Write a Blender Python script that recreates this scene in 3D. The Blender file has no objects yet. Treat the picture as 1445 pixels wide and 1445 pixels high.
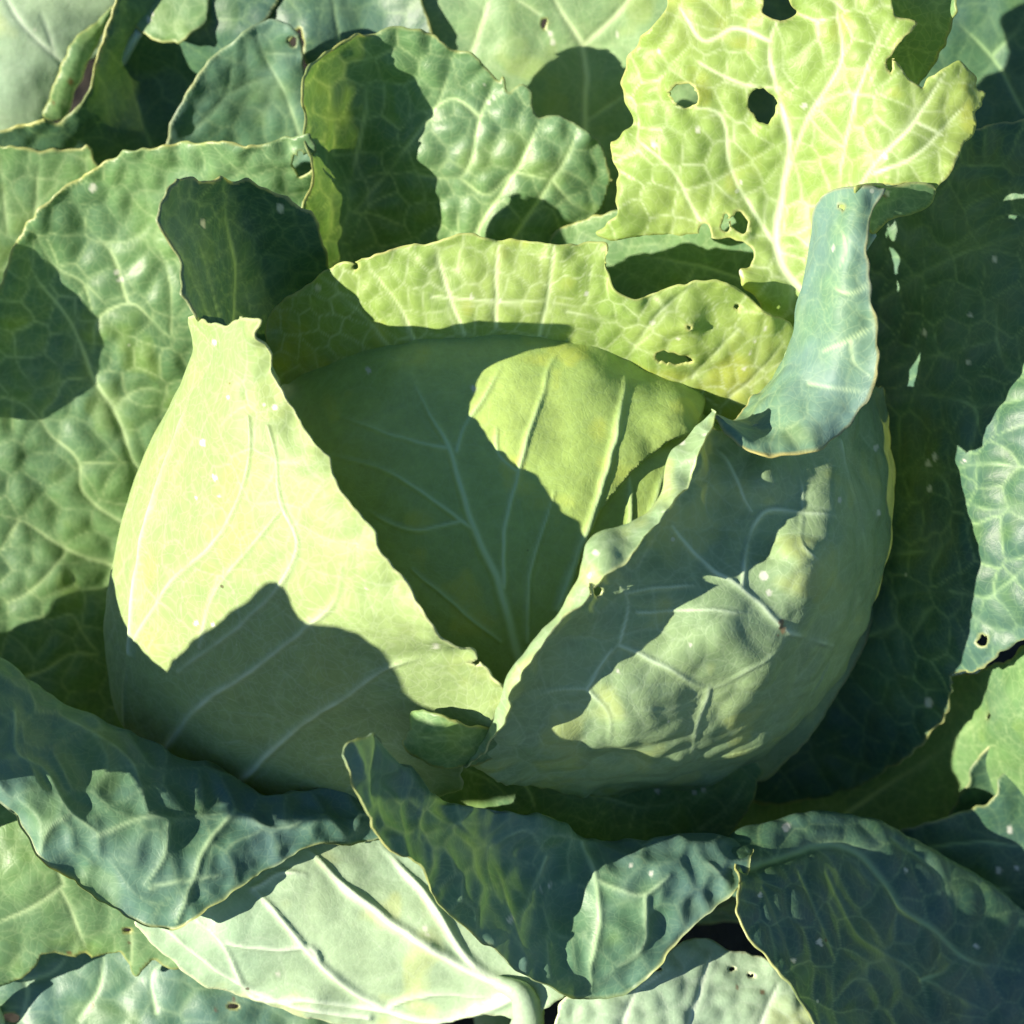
import bpy, math, random
import numpy as np
from mathutils import Vector, Matrix

# ------------------------------------------------------------------ camera, world, sun
sc = bpy.context.scene
PX = 0.000256                      # metres per photograph pixel at the head
DIST = 3200.0                      # camera distance in those pixels (0.82 m)
PITCH = math.radians(55)           # the camera looks down this much
CX = CY = 722.5
REF = np.array([0.0, 0.0, 0.2325])  # world point in the middle of the frame, top of the head
UP = np.array([0, math.sin(PITCH), math.cos(PITCH)])
NRM = np.array([0, -math.cos(PITCH), math.sin(PITCH)])
RGT = np.array([1.0, 0, 0])

cam_d = bpy.data.cameras.new('camera')
cam = bpy.data.objects.new('camera', cam_d)
sc.collection.objects.link(cam)
sc.camera = cam
cam.location = Vector(REF + NRM * DIST * PX)
cam.rotation_euler = (math.pi / 2 - PITCH, 0, 0)
cam_d.sensor_width = 36
cam_d.lens = 36 * DIST / 1445.0
cam_d.clip_start = 0.01
cam_d.clip_end = 200
cam_d.dof.use_dof = True
cam_d.dof.focus_distance = (DIST - 170) * PX
cam_d.dof.aperture_fstop = 9.0

SUN = np.array([-1.38, 0.06, 1.0])          # towards the sun: right, down, towards the camera
sv = RGT * SUN[0] - UP * SUN[1] + NRM * SUN[2]
sv = sv / np.linalg.norm(sv)
elev = math.asin(sv[2]); azim = math.atan2(sv[0], sv[1])
world = bpy.data.worlds.new('World'); sc.world = world
world.use_nodes = True
wn = world.node_tree
sky = wn.nodes.new('ShaderNodeTexSky')
sky.sky_type = 'NISHITA'; sky.sun_disc = False
sky.sun_elevation = elev; sky.sun_rotation = azim
sky.air_density = 1.0; sky.dust_density = 0.0; sky.ozone_density = 4.0
bg = wn.nodes['Background']
wn.links.new(sky.outputs[0], bg.inputs[0])
bg.inputs[1].default_value = 0.05
sun_d = bpy.data.lights.new('sun', 'SUN'); sun = bpy.data.objects.new('sun', sun_d)
sc.collection.objects.link(sun)
sun_d.energy = 5.0; sun_d.angle = math.radians(0.5); sun_d.color = (1.0, 0.90, 0.73)
sun.location = Vector(REF + sv * 3)
sun.rotation_euler = Vector(-sv).to_track_quat('-Z', 'Y').to_euler()
sc.view_settings.view_transform = 'Standard'
sc.view_settings.look = 'None'
sc.view_settings.exposure = 1.4
sc.view_settings.gamma = 1.0
sc.render.engine = 'CYCLES'
sc.cycles.max_bounces = 6
sc.cycles.diffuse_bounces = 2
sc.cycles.use_adaptive_sampling = True
sc.cycles.adaptive_threshold = 0.025
sc.cycles.use_denoising = True
sc.cycles.glossy_bounces = 2
sc.cycles.transmission_bounces = 4

rng = np.random.default_rng(7)

# ------------------------------------------------------------------ numeric helpers
def unproject(p):
    """photo pixel x, y and height h (pixels, towards the camera) -> world"""
    p = np.asarray(p, float)
    k = (DIST - p[..., 2]) / DIST
    return (REF + (p[..., 0:1] - CX) * k[..., None] * PX * RGT
            - (p[..., 1:2] - CY) * k[..., None] * PX * UP + p[..., 2:3] * PX * NRM)

def project(w):
    d = (np.asarray(w) - REF) / PX
    h = d @ NRM
    k = DIST / (DIST - h)
    return np.stack([d @ RGT * k + CX, -(d @ UP) * k + CY, h], -1)

def vnoise(p, seed=0):
    """smooth value noise, p (n,3) -> -1..1"""
    p = np.asarray(p, float)
    i = np.floor(p).astype(np.int64); f = p - i
    f = f * f * (3 - 2 * f)
    out = np.zeros(len(p))
    for a in (0, 1):
        for b in (0, 1):
            for c in (0, 1):
                h = ((i[:, 0] + a) * 374761393 + (i[:, 1] + b) * 668265263
                     + (i[:, 2] + c) * 2147483647 + seed * 974711) & 0xffffffff
                h = ((h ^ (h >> 13)) * 1274126177) & 0xffffffff
                h = (h ^ (h >> 16)) & 0xffff
                w = ((f[:, 0] if a else 1 - f[:, 0]) * (f[:, 1] if b else 1 - f[:, 1])
                     * (f[:, 2] if c else 1 - f[:, 2]))
                out += w * (h / 32767.5 - 1)
    return out

def hermite(P, tk, t):
    """cubic through P[k] at knots tk, sampled at t"""
    P = np.asarray(P, float); tk = np.asarray(tk, float)
    n = len(P)
    if n == 2:
        a = (t - tk[0]) / (tk[1] - tk[0])
        return P[0] + (P[1] - P[0]) * a.reshape((-1,) + (1,) * (P.ndim - 1))
    d = (P[1:] - P[:-1]) / (tk[1:] - tk[:-1]).reshape((-1,) + (1,) * (P.ndim - 1))
    m = np.empty_like(P)
    h = tk[1:] - tk[:-1]
    for i in range(1, n - 1):
        m[i] = (d[i - 1] * h[i] + d[i] * h[i - 1]) / (h[i] + h[i - 1])
    m[0] = d[0]; m[-1] = d[-1]
    k = np.clip(np.searchsorted(tk, t, side='right') - 1, 0, n - 2)
    hh = h[k]; s = (t - tk[k]) / hh
    sh = (-1,) + (1,) * (P.ndim - 1)
    s = s.reshape(sh); hh = hh.reshape(sh)
    return ((2 * s**3 - 3 * s**2 + 1) * P[k] + (s**3 - 2 * s**2 + s) * hh * m[k]
            + (-2 * s**3 + 3 * s**2) * P[k + 1] + (s**3 - s**2) * hh * m[k + 1])

def chord(P):
    d = np.linalg.norm(np.diff(P, axis=0), axis=1)
    return np.concatenate([[0], np.cumsum(np.maximum(d, 1e-6))])

def smooth_poly(P, step=4.0, closed=True):
    P = np.asarray(P, float)
    if closed:
        Q = np.concatenate([P[-2:], P, P[:3]])
        c = chord(Q)
        t = np.arange(c[2], c[2 + len(P)], step)
        return hermite(Q, c, t)
    c = chord(P)
    return hermite(P, c, np.linspace(0, c[-1], max(2, int(c[-1] / step) + 1)))

def in_poly(x, y, P):
    r = np.zeros(len(x), bool)
    x0, y0 = P[:, 0], P[:, 1]; x1, y1 = np.roll(x0, -1), np.roll(y0, -1)
    for a, b, c, d in zip(x0, y0, x1, y1):
        if b == d: continue
        m = ((b > y) != (d > y))
        r ^= m & (x < (c - a) * (y - b) / (d - b) + a)
    return r

def near_poly(x, y, P):
    """distance to closed polyline and nearest point"""
    best = np.full(len(x), 1e9); bx = x.copy(); by = y.copy()
    Q = np.roll(P, -1, 0)
    for (a, b), (c, d) in zip(P, Q):
        ex, ey = c - a, d - b
        l2 = ex * ex + ey * ey + 1e-9
        t = np.clip(((x - a) * ex + (y - b) * ey) / l2, 0, 1)
        px, py = a + t * ex, b + t * ey
        dd = np.hypot(x - px, y - py)
        m = dd < best
        best[m] = dd[m]; bx[m] = px[m]; by[m] = py[m]
    return best, bx, by

def tps(ctrl):
    c = np.asarray(ctrl, float)
    n = len(c)
    def phi(r2): return 0.5 * r2 * np.log(r2 + 1e-9)
    S = 300.0
    q = c[:, :2] / S
    K = phi(((q[:, None] - q[None]) ** 2).sum(-1)) + np.eye(n) * 0.002
    A = np.zeros((n + 3, n + 3)); A[:n, :n] = K
    A[:n, n] = 1; A[:n, n + 1:] = q; A[n, :n] = 1; A[n + 1:, :n] = q.T
    w = np.linalg.solve(A, np.concatenate([c[:, 2], [0, 0, 0]]))
    def f(x, y):
        p = np.stack([x, y], -1) / S
        out = w[n] + p @ w[n + 1:]
        for i in range(n):
            out = out + w[i] * phi(((p - q[i]) ** 2).sum(-1))
        return out
    return f

def ball(cx, cy, cz, r, flat=1.0):
    def f(x, y):
        d = np.hypot(np.asarray(x, float) - cx, np.asarray(y, float) - cy)
        lim = 0.93 * r
        hi = np.sqrt(np.maximum(r * r - np.minimum(d, lim) ** 2, 1))
        return cz + flat * (hi - np.maximum(d - lim, 0) * (lim / math.sqrt(r * r - lim * lim)))
    return f

HEAD = ball(690, 800, -72, 400, 0.68)

# ------------------------------------------------------------------ materials
def leaf_material(name, base, base2, vein, rim, trans, rough=0.5, bloom=0.0, tcol=None, spec=0.45, fine=1.0, blotch=1.0):
    m = bpy.data.materials.new(name); m.use_nodes = True
    nt = m.node_tree; N = nt.nodes; L = nt.links
    for n in list(N): N.remove(n)
    out = N.new('ShaderNodeOutputMaterial')
    geo = N.new('ShaderNodeTexCoord')
    def attr(a):
        n = N.new('ShaderNodeAttribute'); n.attribute_name = a; return n.outputs['Fac']
    def mix(fac, a, b, t='MIX'):
        n = N.new('ShaderNodeMix'); n.data_type = 'RGBA'; n.blend_type = t
        if isinstance(fac, float): n.inputs[0].default_value = fac
        else: L.new(fac, n.inputs[0])
        for i, v in ((6, a), (7, b)):
            if isinstance(v, tuple): n.inputs[i].default_value = (*v, 1)
            else: L.new(v, n.inputs[i])
        return n.outputs[2]
    def noise(scale, detail=4, rough_=0.6):
        n = N.new('ShaderNodeTexNoise'); n.inputs['Scale'].default_value = scale
        n.inputs['Detail'].default_value = detail; n.inputs['Roughness'].default_value = rough_
        L.new(geo.outputs['Object'], n.inputs['Vector']); return n.outputs[0]
    def ramp(v, a, b, c0=0.0, c1=1.0):
        n = N.new('ShaderNodeMapRange'); n.inputs[1].default_value = a; n.inputs[2].default_value = b
        n.inputs[3].default_value = c0; n.inputs[4].default_value = c1
        L.new(v, n.inputs[0]); return n.outputs[0]
    def math_(op, a, b):
        n = N.new('ShaderNodeMath'); n.operation = op
        for i, v in ((0, a), (1, b)):
            if isinstance(v, (int, float)): n.inputs[i].default_value = v
            else: L.new(v, n.inputs[i])
        return n.outputs[0]
    big = attr('big')
    col = mix(big, base, base2)
    mid = ramp(noise(170, 3, 0.7), 0.3, 0.7, 0.88, 1.11)
    hs = N.new('ShaderNodeHueSaturation'); L.new(mid, hs.inputs['Value']); L.new(col, hs.inputs['Color'])
    col = hs.outputs[0]
    # yellowish blotches
    bl = math_('MULTIPLY', attr('blotch'), blotch)
    col = mix(bl, col, tuple(min(1, c * k) for c, k in zip(base2, (1.45, 1.2, 0.75))))
    # finest vein net, left to the material
    vo = N.new('ShaderNodeTexVoronoi'); vo.feature = 'DISTANCE_TO_EDGE'; vo.inputs['Scale'].default_value = 260
    wv = N.new('ShaderNodeMix'); wv.data_type = 'VECTOR'; wv.inputs[0].default_value = 0.012
    nz = N.new('ShaderNodeTexNoise'); nz.inputs['Scale'].default_value = 90; nz.inputs['Detail'].default_value = 0
    L.new(geo.outputs['Object'], nz.inputs['Vector'])
    L.new(geo.outputs['Object'], wv.inputs[4]); L.new(nz.outputs['Color'], wv.inputs[5])
    L.new(wv.outputs[1], vo.inputs['Vector'])
    fin = ramp(vo.outputs['Distance'], 0.0, 0.10, 0.17 * fine, 0.0)
    col = mix(fin, col, vein)
    # small vein net and main veins, real relief in the mesh
    col = mix(attr('net'), col, vein)
    col = mix(attr('vein'), col, tuple(min(1.0, c * 1.12 + 0.02) for c in vein))
    col = mix(attr('rim'), col, rim)
    # pale insect scars and specks of dust
    vs = N.new('ShaderNodeTexVoronoi'); vs.inputs['Scale'].default_value = 75
    L.new(geo.outputs['Object'], vs.inputs['Vector'])
    sp = ramp(vs.outputs['Distance'], 0.075, 0.05, 0.0, 0.7)
    sel = N.new('ShaderNodeSeparateColor'); L.new(vs.outputs['Color'], sel.inputs[0])
    sp = math_('MULTIPLY', sp, math_('GREATER_THAN', sel.outputs[0], 0.93))
    col = mix(sp, col, (0.5, 0.55, 0.42))
    dk = math_('MULTIPLY', ramp(vs.outputs['Distance'], 0.07, 0.045, 0.0, 0.75), math_('GREATER_THAN', sel.outputs[1], 0.95))
    col = mix(dk, col, (0.06, 0.045, 0.02))
    col = mix(attr('spot'), col, (0.62, 0.63, 0.55))
    col = mix(attr('brown'), col, (0.16, 0.075, 0.025))
    # patchy waxy bloom, its blue also standing in for sky reflected in shade
    if bloom:
        bf = ramp(attr('bloom'), 0.0, 1.0, 0.0, bloom)
        col = mix(bf, col, (0.115, 0.195, 0.26))
    pr = N.new('ShaderNodeBsdfPrincipled')
    L.new(col, pr.inputs['Base Color'])
    pr.inputs['Roughness'].default_value = rough
    pr.inputs['Specular IOR Level'].default_value = spec
    bmp = N.new('ShaderNodeBump'); bmp.inputs['Strength'].default_value = 0.35; bmp.inputs['Distance'].default_value = 0.0006
    hgt = math_('ADD', noise(300, 3, 0.7), math_('MULTIPLY', fin, -0.8))
    L.new(hgt, bmp.inputs['Height']); L.new(bmp.outputs[0], pr.inputs['Normal'])
    tr = N.new('ShaderNodeBsdfTranslucent')
    tc = mix(1.0, col, tcol or (1.35, 1.3, 0.45), 'MULTIPLY')
    L.new(tc, tr.inputs['Color'])
    ms = N.new('ShaderNodeMixShader'); ms.inputs[0].default_value = trans
    L.new(pr.outputs[0], ms.inputs[1]); L.new(tr.outputs[0], ms.inputs[2])
    L.new(ms.outputs[0], out.inputs['Surface'])
    return m

RIM = (0.36, 0.38, 0.12)
M = {
    'outer': leaf_material('leaf_blue_green', (0.062, 0.150, 0.098), (0.092, 0.195, 0.105), (0.30, 0.44, 0.24), RIM, 0.18, 0.5, 0.32, spec=0.5, fine=0.8),
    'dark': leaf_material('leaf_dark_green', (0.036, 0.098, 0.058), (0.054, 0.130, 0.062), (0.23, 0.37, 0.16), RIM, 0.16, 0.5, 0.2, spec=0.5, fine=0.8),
    'green': leaf_material('leaf_mid_green', (0.096, 0.196, 0.082), (0.135, 0.255, 0.090), (0.40, 0.54, 0.26), RIM, 0.28, 0.45, 0.12, spec=0.45),
    'sage': leaf_material('leaf_sage_green', (0.165, 0.285, 0.14), (0.21, 0.34, 0.15), (0.46, 0.58, 0.32), RIM, 0.22, 0.46, 0.1),
    'pale': leaf_material('leaf_pale_underside', (0.28, 0.41, 0.27), (0.34, 0.47, 0.29), (0.55, 0.66, 0.50), (0.56, 0.62, 0.38), 0.18, 0.5, 0.08, fine=0.6),
    'cream': leaf_material('leaf_cream_green', (0.200, 0.288, 0.118), (0.232, 0.312, 0.124), (0.42, 0.50, 0.34), (0.45, 0.5, 0.25), 0.06, 0.52, 0.0, fine=1.0, blotch=0.35, spec=0.2),
    'head': leaf_material('leaf_head_green', (0.325, 0.485, 0.135), (0.385, 0.535, 0.15), (0.47, 0.66, 0.32), (0.45, 0.55, 0.2), 0.18, 0.40, 0.0, fine=0.7),
    'lime': leaf_material('leaf_lime_green', (0.235, 0.355, 0.085), (0.295, 0.395, 0.105), (0.58, 0.68, 0.41), (0.5, 0.5, 0.2), 0.32, 0.45, 0.06, fine=0.6, spec=0.28),
    'wrap': leaf_material('leaf_grey_green', (0.205, 0.310, 0.155), (0.265, 0.375, 0.175), (0.47, 0.60, 0.40), (0.42, 0.46, 0.22), 0.12, 0.45, 0.08, fine=0.9),
    'blue': leaf_material('leaf_powder_blue', (0.095, 0.19, 0.14), (0.125, 0.235, 0.15), (0.34, 0.47, 0.25), (0.46, 0.42, 0.15), 0.22, 0.55, 0.4, spec=0.4),
}

def soil_material():
    m = bpy.data.materials.new('dark_soil'); m.use_nodes = True
    nt = m.node_tree; N = nt.nodes; L = nt.links
    pr = N['Principled BSDF']; tc = N.new('ShaderNodeTexCoord')
    n = N.new('ShaderNodeTexNoise'); n.inputs['Scale'].default_value = 60; n.inputs['Detail'].default_value = 8
    L.new(tc.outputs['Object'], n.inputs['Vector'])
    r = N.new('ShaderNodeValToRGB')
    r.color_ramp.elements[0].color = (0.012, 0.010, 0.007, 1); r.color_ramp.elements[1].color = (0.03, 0.025, 0.016, 1)
    L.new(n.outputs[0], r.inputs[0]); L.new(r.outputs[0], pr.inputs['Base Color'])
    pr.inputs['Roughness'].default_value = 0.95
    b = N.new('ShaderNodeBump'); b.inputs['Distance'].default_value = 0.01; L.new(n.outputs[0], b.inputs['Height'])
    L.new(b.outputs[0], pr.inputs['Normal'])
    return m

# ------------------------------------------------------------------ mesh building
col = sc.collection
TOTAL = [0]

def link_mesh(name, verts, faces, mat, parent=None, attrs=None):
    me = bpy.data.meshes.new(name)
    nv, nf = len(verts), len(faces)
    k = faces.shape[1]
    me.vertices.add(nv); me.vertices.foreach_set('co', np.asarray(verts, np.float32).ravel())
    me.loops.add(nf * k); me.loops.foreach_set('vertex_index', faces.astype(np.int32).ravel())
    me.polygons.add(nf); me.polygons.foreach_set('loop_start', np.arange(nf, dtype=np.int32) * k)
    me.polygons.foreach_set('use_smooth', np.ones(nf, bool))
    me.update(calc_edges=True); me.validate()
    for a, v in (attrs or {}).items():
        at = me.attributes.new(a, 'FLOAT', 'POINT')
        at.data.foreach_set('value', np.asarray(v, np.float32))
    me.materials.append(mat)
    o = bpy.data.objects.new(name, me); col.objects.link(o)
    if parent is not None: o.parent = parent
    TOTAL[0] += nf
    return o

def normals(V, F):
    a, b, c, d = (V[F[:, i]] for i in range(4))
    fn = np.cross(c - a, d - b)
    n = np.zeros_like(V)
    for i in range(4): np.add.at(n, F[:, i], fn)
    n /= np.linalg.norm(n, axis=1, keepdims=True) + 1e-20
    return n

def boundary(F):
    e = np.concatenate([F[:, [0, 1]], F[:, [1, 2]], F[:, [2, 3]], F[:, [3, 0]]])
    s = np.sort(e, 1); key = s[:, 0].astype(np.int64) * 10**7 + s[:, 1]
    u, inv, cnt = np.unique(key, return_inverse=True, return_counts=True)
    return e[cnt[inv] == 1]

def seg_dist(P, A, B):
    e = B - A; l2 = (e * e).sum() + 1e-12
    t = np.clip(((P - A) @ e) / l2, 0, 1)
    return np.linalg.norm(P - (A + t[:, None] * e), axis=1), t

def finish(name, P, F, mat, parent, veins=(), net=60, netw=2.6, nets=0.55, pucker=3.0, vein_relief=-1.5,
           ruffle=4.0, ragged=3.0, spots=(), brown=(), label=None, seed=1, rimw=2.6, fade_net=True, lump=2.5):
    """P: (n,3) photo-space points, F quads. Adds ruffles, veins, net, edge; makes the object."""
    W = unproject(P) / PX                      # work in pixel units, world orientation
    n = normals(W, F)
    flip = np.where((n @ NRM) < 0, -1.0, 1.0)
    if flip.mean() < 0:
        F = F[:, ::-1]; n = -n
    be = boundary(F)
    bv = np.unique(be)
    # distance to the edge of the leaf
    from mathutils.kdtree import KDTree
    kd = KDTree(len(bv))
    for i, v in enumerate(bv): kd.insert(W[v], i)
    kd.balance()
    ed = np.array([kd.find(w)[2] for w in W])
    fall = np.exp(-ed / 28.0)
    # ruffled margin and broad unevenness
    W = W + n * (fall * ruffle * vnoise(W / 48.0, seed) * 1.6 + ruffle * 0.5 * fall * vnoise(W / 17.0, seed + 3))[:, None]
    W = W + n * (lump * vnoise(W / 70.0, seed + 9) + 0.22 * lump * vnoise(W / 30.0, seed + 11))[:, None]
    tv = np.stack([vnoise(W / 13.0, seed + k) + 0.6 * vnoise(W / 34.0, seed + k) for k in (80, 81, 82)], -1)
    tv -= n * (tv * n).sum(1, keepdims=True)
    W = W + tv * (ragged * np.exp(-ed / 9.0))[:, None]
    # main veins traced in the photograph, found on the surface
    vein = np.zeros(len(W)); disp = np.zeros(len(W)); near = np.full(len(W), 1e9)
    PP = project(W * PX)
    for v in veins:
        w0, w1, pts = v[0], v[1], v[2:]
        q = smooth_poly(np.array(pts, float), 9.0, closed=False)
        q = q + np.stack([vnoise(np.c_[q / 22.0, np.full(len(q), seed)], 5), vnoise(np.c_[q / 22.0, np.full(len(q), seed)], 8)], -1) * 1.3
        line = []
        for x, y in q:
            d2 = (PP[:, 0] - x) ** 2 + (PP[:, 1] - y) ** 2
            c = np.where(d2 < 30)[0]
            if len(c) == 0:
                if d2.min() > 150: continue
                c = np.array([d2.argmin()])
            line.append((x, y, PP[c, 2].max()))
        if len(line) < 2: continue
        line = np.array(line)
        if len(line) > 3:
            line[1:-1, 2] = (line[:-2, 2] + 2 * line[1:-1, 2] + line[2:, 2]) / 4
        line = unproject(line) / PX
        for k in range(len(line) - 1):
            A, B = line[k], line[k + 1]
            if np.linalg.norm(B - A) > 60: continue
            mid = (A + B) / 2
            sel = np.where(np.abs(W - mid).max(1) < 45)[0]
            d, t = seg_dist(W[sel], A, B)
            f = k / max(1, len(line) - 1)
            wd = w0 + (w1 - w0) * f
            near[sel] = np.minimum(near[sel], d)
            wd = wd * (0.35 + 0.65 * min(1.0, (1 - f) * 4))
            mk = 0.95 * np.exp(-(d / (wd * 0.44 + 0.7)) ** 3) + 0.12 * np.exp(-(d / (wd * 1.3 + 3.0)) ** 2)
            vein[sel] = np.maximum(vein[sel], mk * min(1.0, 0.5 + wd * 0.08))
            disp[sel] = np.maximum(disp[sel], np.exp(-(d / (wd * 0.55 + 1.5)) ** 2) * (0.5 + wd * 0.16))
    # the net between: cells on the surface
    netm = np.zeros(len(W)); cell = np.zeros(len(W))
    if net:
        r = np.random.default_rng(seed)
        order = r.permutation(len(W))[:6000]
        S = []
        for i in order:
            w = W[i]
            f = net * (0.52 + 0.6 * r.random())
            if all(((w - s) ** 2).sum() > f * f for s in S): S.append(w)
        S = np.array(S)
        Q = W + np.stack([vnoise(W / 55.0, seed + k) for k in (20, 21, 22)], -1) * net * 0.26
        if len(S) > 2:
            ee = np.zeros(len(W))
            for a in range(0, len(W), 4000):
                d2 = ((Q[a:a + 4000, None] - S[None]) ** 2).sum(-1)
                i2 = np.argpartition(d2, 1, axis=1)[:, :2]
                da = np.take_along_axis(d2, i2, 1)
                sw = da[:, 0] > da[:, 1]
                i2[sw] = i2[sw][:, ::-1]; da[sw] = da[sw][:, ::-1]
                ll = np.linalg.norm(S[i2[:, 0]] - S[i2[:, 1]], axis=1)
                ee[a:a + 4000] = (da[:, 1] - da[:, 0]) / (2 * ll + 1e-6)
            wv = netw * (0.7 + 0.5 * vnoise(W / 90.0, seed + 31))
            netm = (0.8 * np.exp(-(ee / (wv * 0.6 + 0.5)) ** 2) + 0.2 * np.exp(-(ee / (wv * 2.5)) ** 2)) * nets
            netm *= 0.75 + 0.45 * vnoise(W / 60.0, seed + 33)
            cc = np.clip(np.minimum(ee, near * 0.8) / (net * 0.34), 0, 1)
            cell = 1 - (1 - cc) ** 2
    damp = np.clip(ed / 12.0, 0, 1)
    el = np.concatenate([F[:, [0, 1]], F[:, [1, 2]], F[:, [2, 3]], F[:, [3, 0]]])
    cnt = np.bincount(el[:, 0], minlength=len(W)) + np.bincount(el[:, 1], minlength=len(W)) + 1.0
    for _ in range(7):                         # soft blisters between the veins
        acc = cell + np.bincount(el[:, 0], cell[el[:, 1]], len(W)) + np.bincount(el[:, 1], cell[el[:, 0]], len(W))
        cell = acc / cnt
    W = W + n * ((pucker * 0.9 * (cell - 0.6) + vein_relief * disp) * (0.35 + 0.65 * damp))[:, None]
    rim = np.clip(1.25 - ed / rimw, 0, 1) * np.clip(0.62 + 0.7 * vnoise(W / 55.0, seed + 50), 0.15, 1)
    PP = project(W * PX)
    spot = np.zeros(len(W)); br = np.zeros(len(W))
    for lst, arr in ((spots, spot), (brown, br)):
        for (x, y, r_) in lst:
            d = np.hypot(PP[:, 0] - x, (PP[:, 1] - y) * 0.8) + 2.0 * vnoise(PP / 5.0, int(x))
            np.maximum(arr, np.clip((1 - d / (r_ * 0.62 + 0.6)) * 3, 0, 1) * 0.8, out=arr)
    # thickness at the cut edge
    n2 = normals(W, F)
    loc = {v: i for i, v in enumerate(bv)}
    extra = W[bv] - n2[bv] * 3.0
    base = len(W)
    ia = np.array([loc[a] for a in be[:, 0]]) + base; ib = np.array([loc[b] for b in be[:, 1]]) + base
    F2 = np.concatenate([F, np.stack([be[:, 1], be[:, 0], ia, ib], 1)])
    W2 = np.concatenate([W, extra])
    ext = lambda a, v=None: np.concatenate([a, a[bv] if v is None else np.full(len(bv), v)])
    o = link_mesh(name, W2 * PX, F2, M[mat], parent,
                  {'big': ext(np.clip(0.5 + 0.9 * vnoise(W / 130.0, seed + 70) + 0.35 * vnoise(W / 45.0, seed + 71), 0, 1)),
                   'blotch': ext(0.5 * np.clip(2.6 * (vnoise(W / 62.0, seed + 72) + 0.4 * vnoise(W / 20.0, seed + 74) - 0.32), 0, 1)),
                   'bloom': ext(np.clip(0.45 + 0.8 * vnoise(W / 85.0, seed + 73) + 0.4 * vnoise(W / 26.0, seed + 75), 0, 1)),
                   'vein': ext(vein), 'net': np.clip(ext(netm), 0, 1), 'rim': np.clip(np.concatenate([rim, 0.2 + 0.75 * rim[bv]]), 0, 1),
                   'spot': ext(spot), 'brown': ext(br)})
    if label: o['label'] = label
    return o

def cut_holes(P, F, holes):
    for hp in holes:
        hp = smooth_poly(hp, 2.5)
        hp = hp + np.stack([vnoise(np.c_[hp / 6.0, np.zeros(len(hp))], 3), vnoise(np.c_[hp / 6.0, np.ones(len(hp))], 4)], -1) * 1.5
        c = P[F].mean(1)
        ins = in_poly(c[:, 0], c[:, 1], hp)
        F = F[~ins]
        lo, hi = hp.min(0) - 12, hp.max(0) + 12
        sel = np.where((P[:, 0] > lo[0]) & (P[:, 0] < hi[0]) & (P[:, 1] > lo[1]) & (P[:, 1] < hi[1]))[0]
        vi = np.unique(boundary(F)); sel = np.intersect1d(sel, vi)
        if len(sel):
            d, bx, by = near_poly(P[sel, 0], P[sel, 1], hp)
            m = d < 5
            P[sel[m], 0] = bx[m]; P[sel[m], 1] = by[m]
    used = np.unique(F); mp = np.full(len(P), -1); mp[used] = np.arange(len(used))
    return P[used], mp[F]

def ell(x, y, a, b, rot=0, n=12):
    t = np.linspace(0, 2 * math.pi, n, endpoint=False); c, s = math.cos(rot), math.sin(rot)
    return np.stack([x + a * np.cos(t) * c - b * np.sin(t) * s, y + a * np.cos(t) * s + b * np.sin(t) * c], -1)

def sheet(name, poly, ctrl, mat, parent, holes=(), step=3.3, jag=2.5, curl=0.0, seed=1, **kw):
    """a leaf blade given by its outline and heights at a few points"""
    O = smooth_poly(poly, 4.0)
    O = O + np.stack([vnoise(np.c_[O / 16.0, np.full(len(O), seed)], 1), vnoise(np.c_[O / 16.0, np.full(len(O), seed)], 2)], -1) * jag
    f = ctrl if callable(ctrl) else tps(ctrl)
    lo, hi = O.min(0) - step, O.max(0) + step
    xs = np.arange(lo[0], hi[0] + step, step); ys = np.arange(lo[1], hi[1] + step, step)
    gx, gy = np.meshgrid(xs, ys); nx, ny = len(xs), len(ys)
    x, y = gx.ravel().copy(), gy.ravel().copy()
    i = np.arange(nx * ny).reshape(ny, nx)
    F = np.stack([i[:-1, :-1], i[1:, :-1], i[1:, 1:], i[:-1, 1:]], -1).reshape(-1, 4)
    c = np.stack([x[F].mean(1), y[F].mean(1)], -1)
    F = F[in_poly(c[:, 0], c[:, 1], O)]
    used = np.unique(F); mp = np.full(len(x), -1); mp[used] = np.arange(len(used))
    F = mp[F]; x, y = x[used], y[used]
    bv = np.unique(boundary(F))
    d, bx, by = near_poly(x[bv], y[bv], O)
    m = d < step * 1.6
    x[bv[m]] = bx[m]; y[bv[m]] = by[m]
    h = f(x, y)
    if curl:
        dd, _, _ = near_poly(x, y, O)
        h = h + curl * np.exp(-dd / 16.0)
    P = np.stack([x, y, h], -1)
    if len(holes): P, F = cut_holes(P, F, holes)
    return finish(name, P, F, mat, parent, seed=seed, **kw)

def loft(name, rows, mat, parent, holes=(), step=3.4, seed=1, bumps=(), **kw):
    """a leaf blade through several curves, for blades that fold over"""
    R = [np.array(r, float) for r in rows]
    ln = max(chord(r)[-1] for r in R)
    nu = int(min(420, max(20, ln / step)))
    u = np.linspace(0, 1, nu)
    C = np.stack([hermite(r, chord(r) / chord(r)[-1], u) for r in R])
    g = np.linalg.norm(np.diff(C, axis=0), axis=2).mean(1)
    tk = np.concatenate([[0], np.cumsum(g)])
    nv = int(min(360, max(8, tk[-1] / step)))
    G = hermite(C, tk, np.linspace(0, tk[-1], nv))
    i = np.arange(nu * nv).reshape(nv, nu)
    F = np.stack([i[:-1, :-1], i[:-1, 1:], i[1:, 1:], i[1:, :-1]], -1).reshape(-1, 4)
    P = G.reshape(-1, 3)
    for bx, by, r, a in bumps:
        P[:, 2] += a * np.exp(-((P[:, 0] - bx) ** 2 + (P[:, 1] - by) ** 2) / (r * r)) * (P[:, 2] > 60)
    if len(holes): P, F = cut_holes(P, F, holes)
    return finish(name, P, F, mat, parent, seed=seed, **kw)

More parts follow.
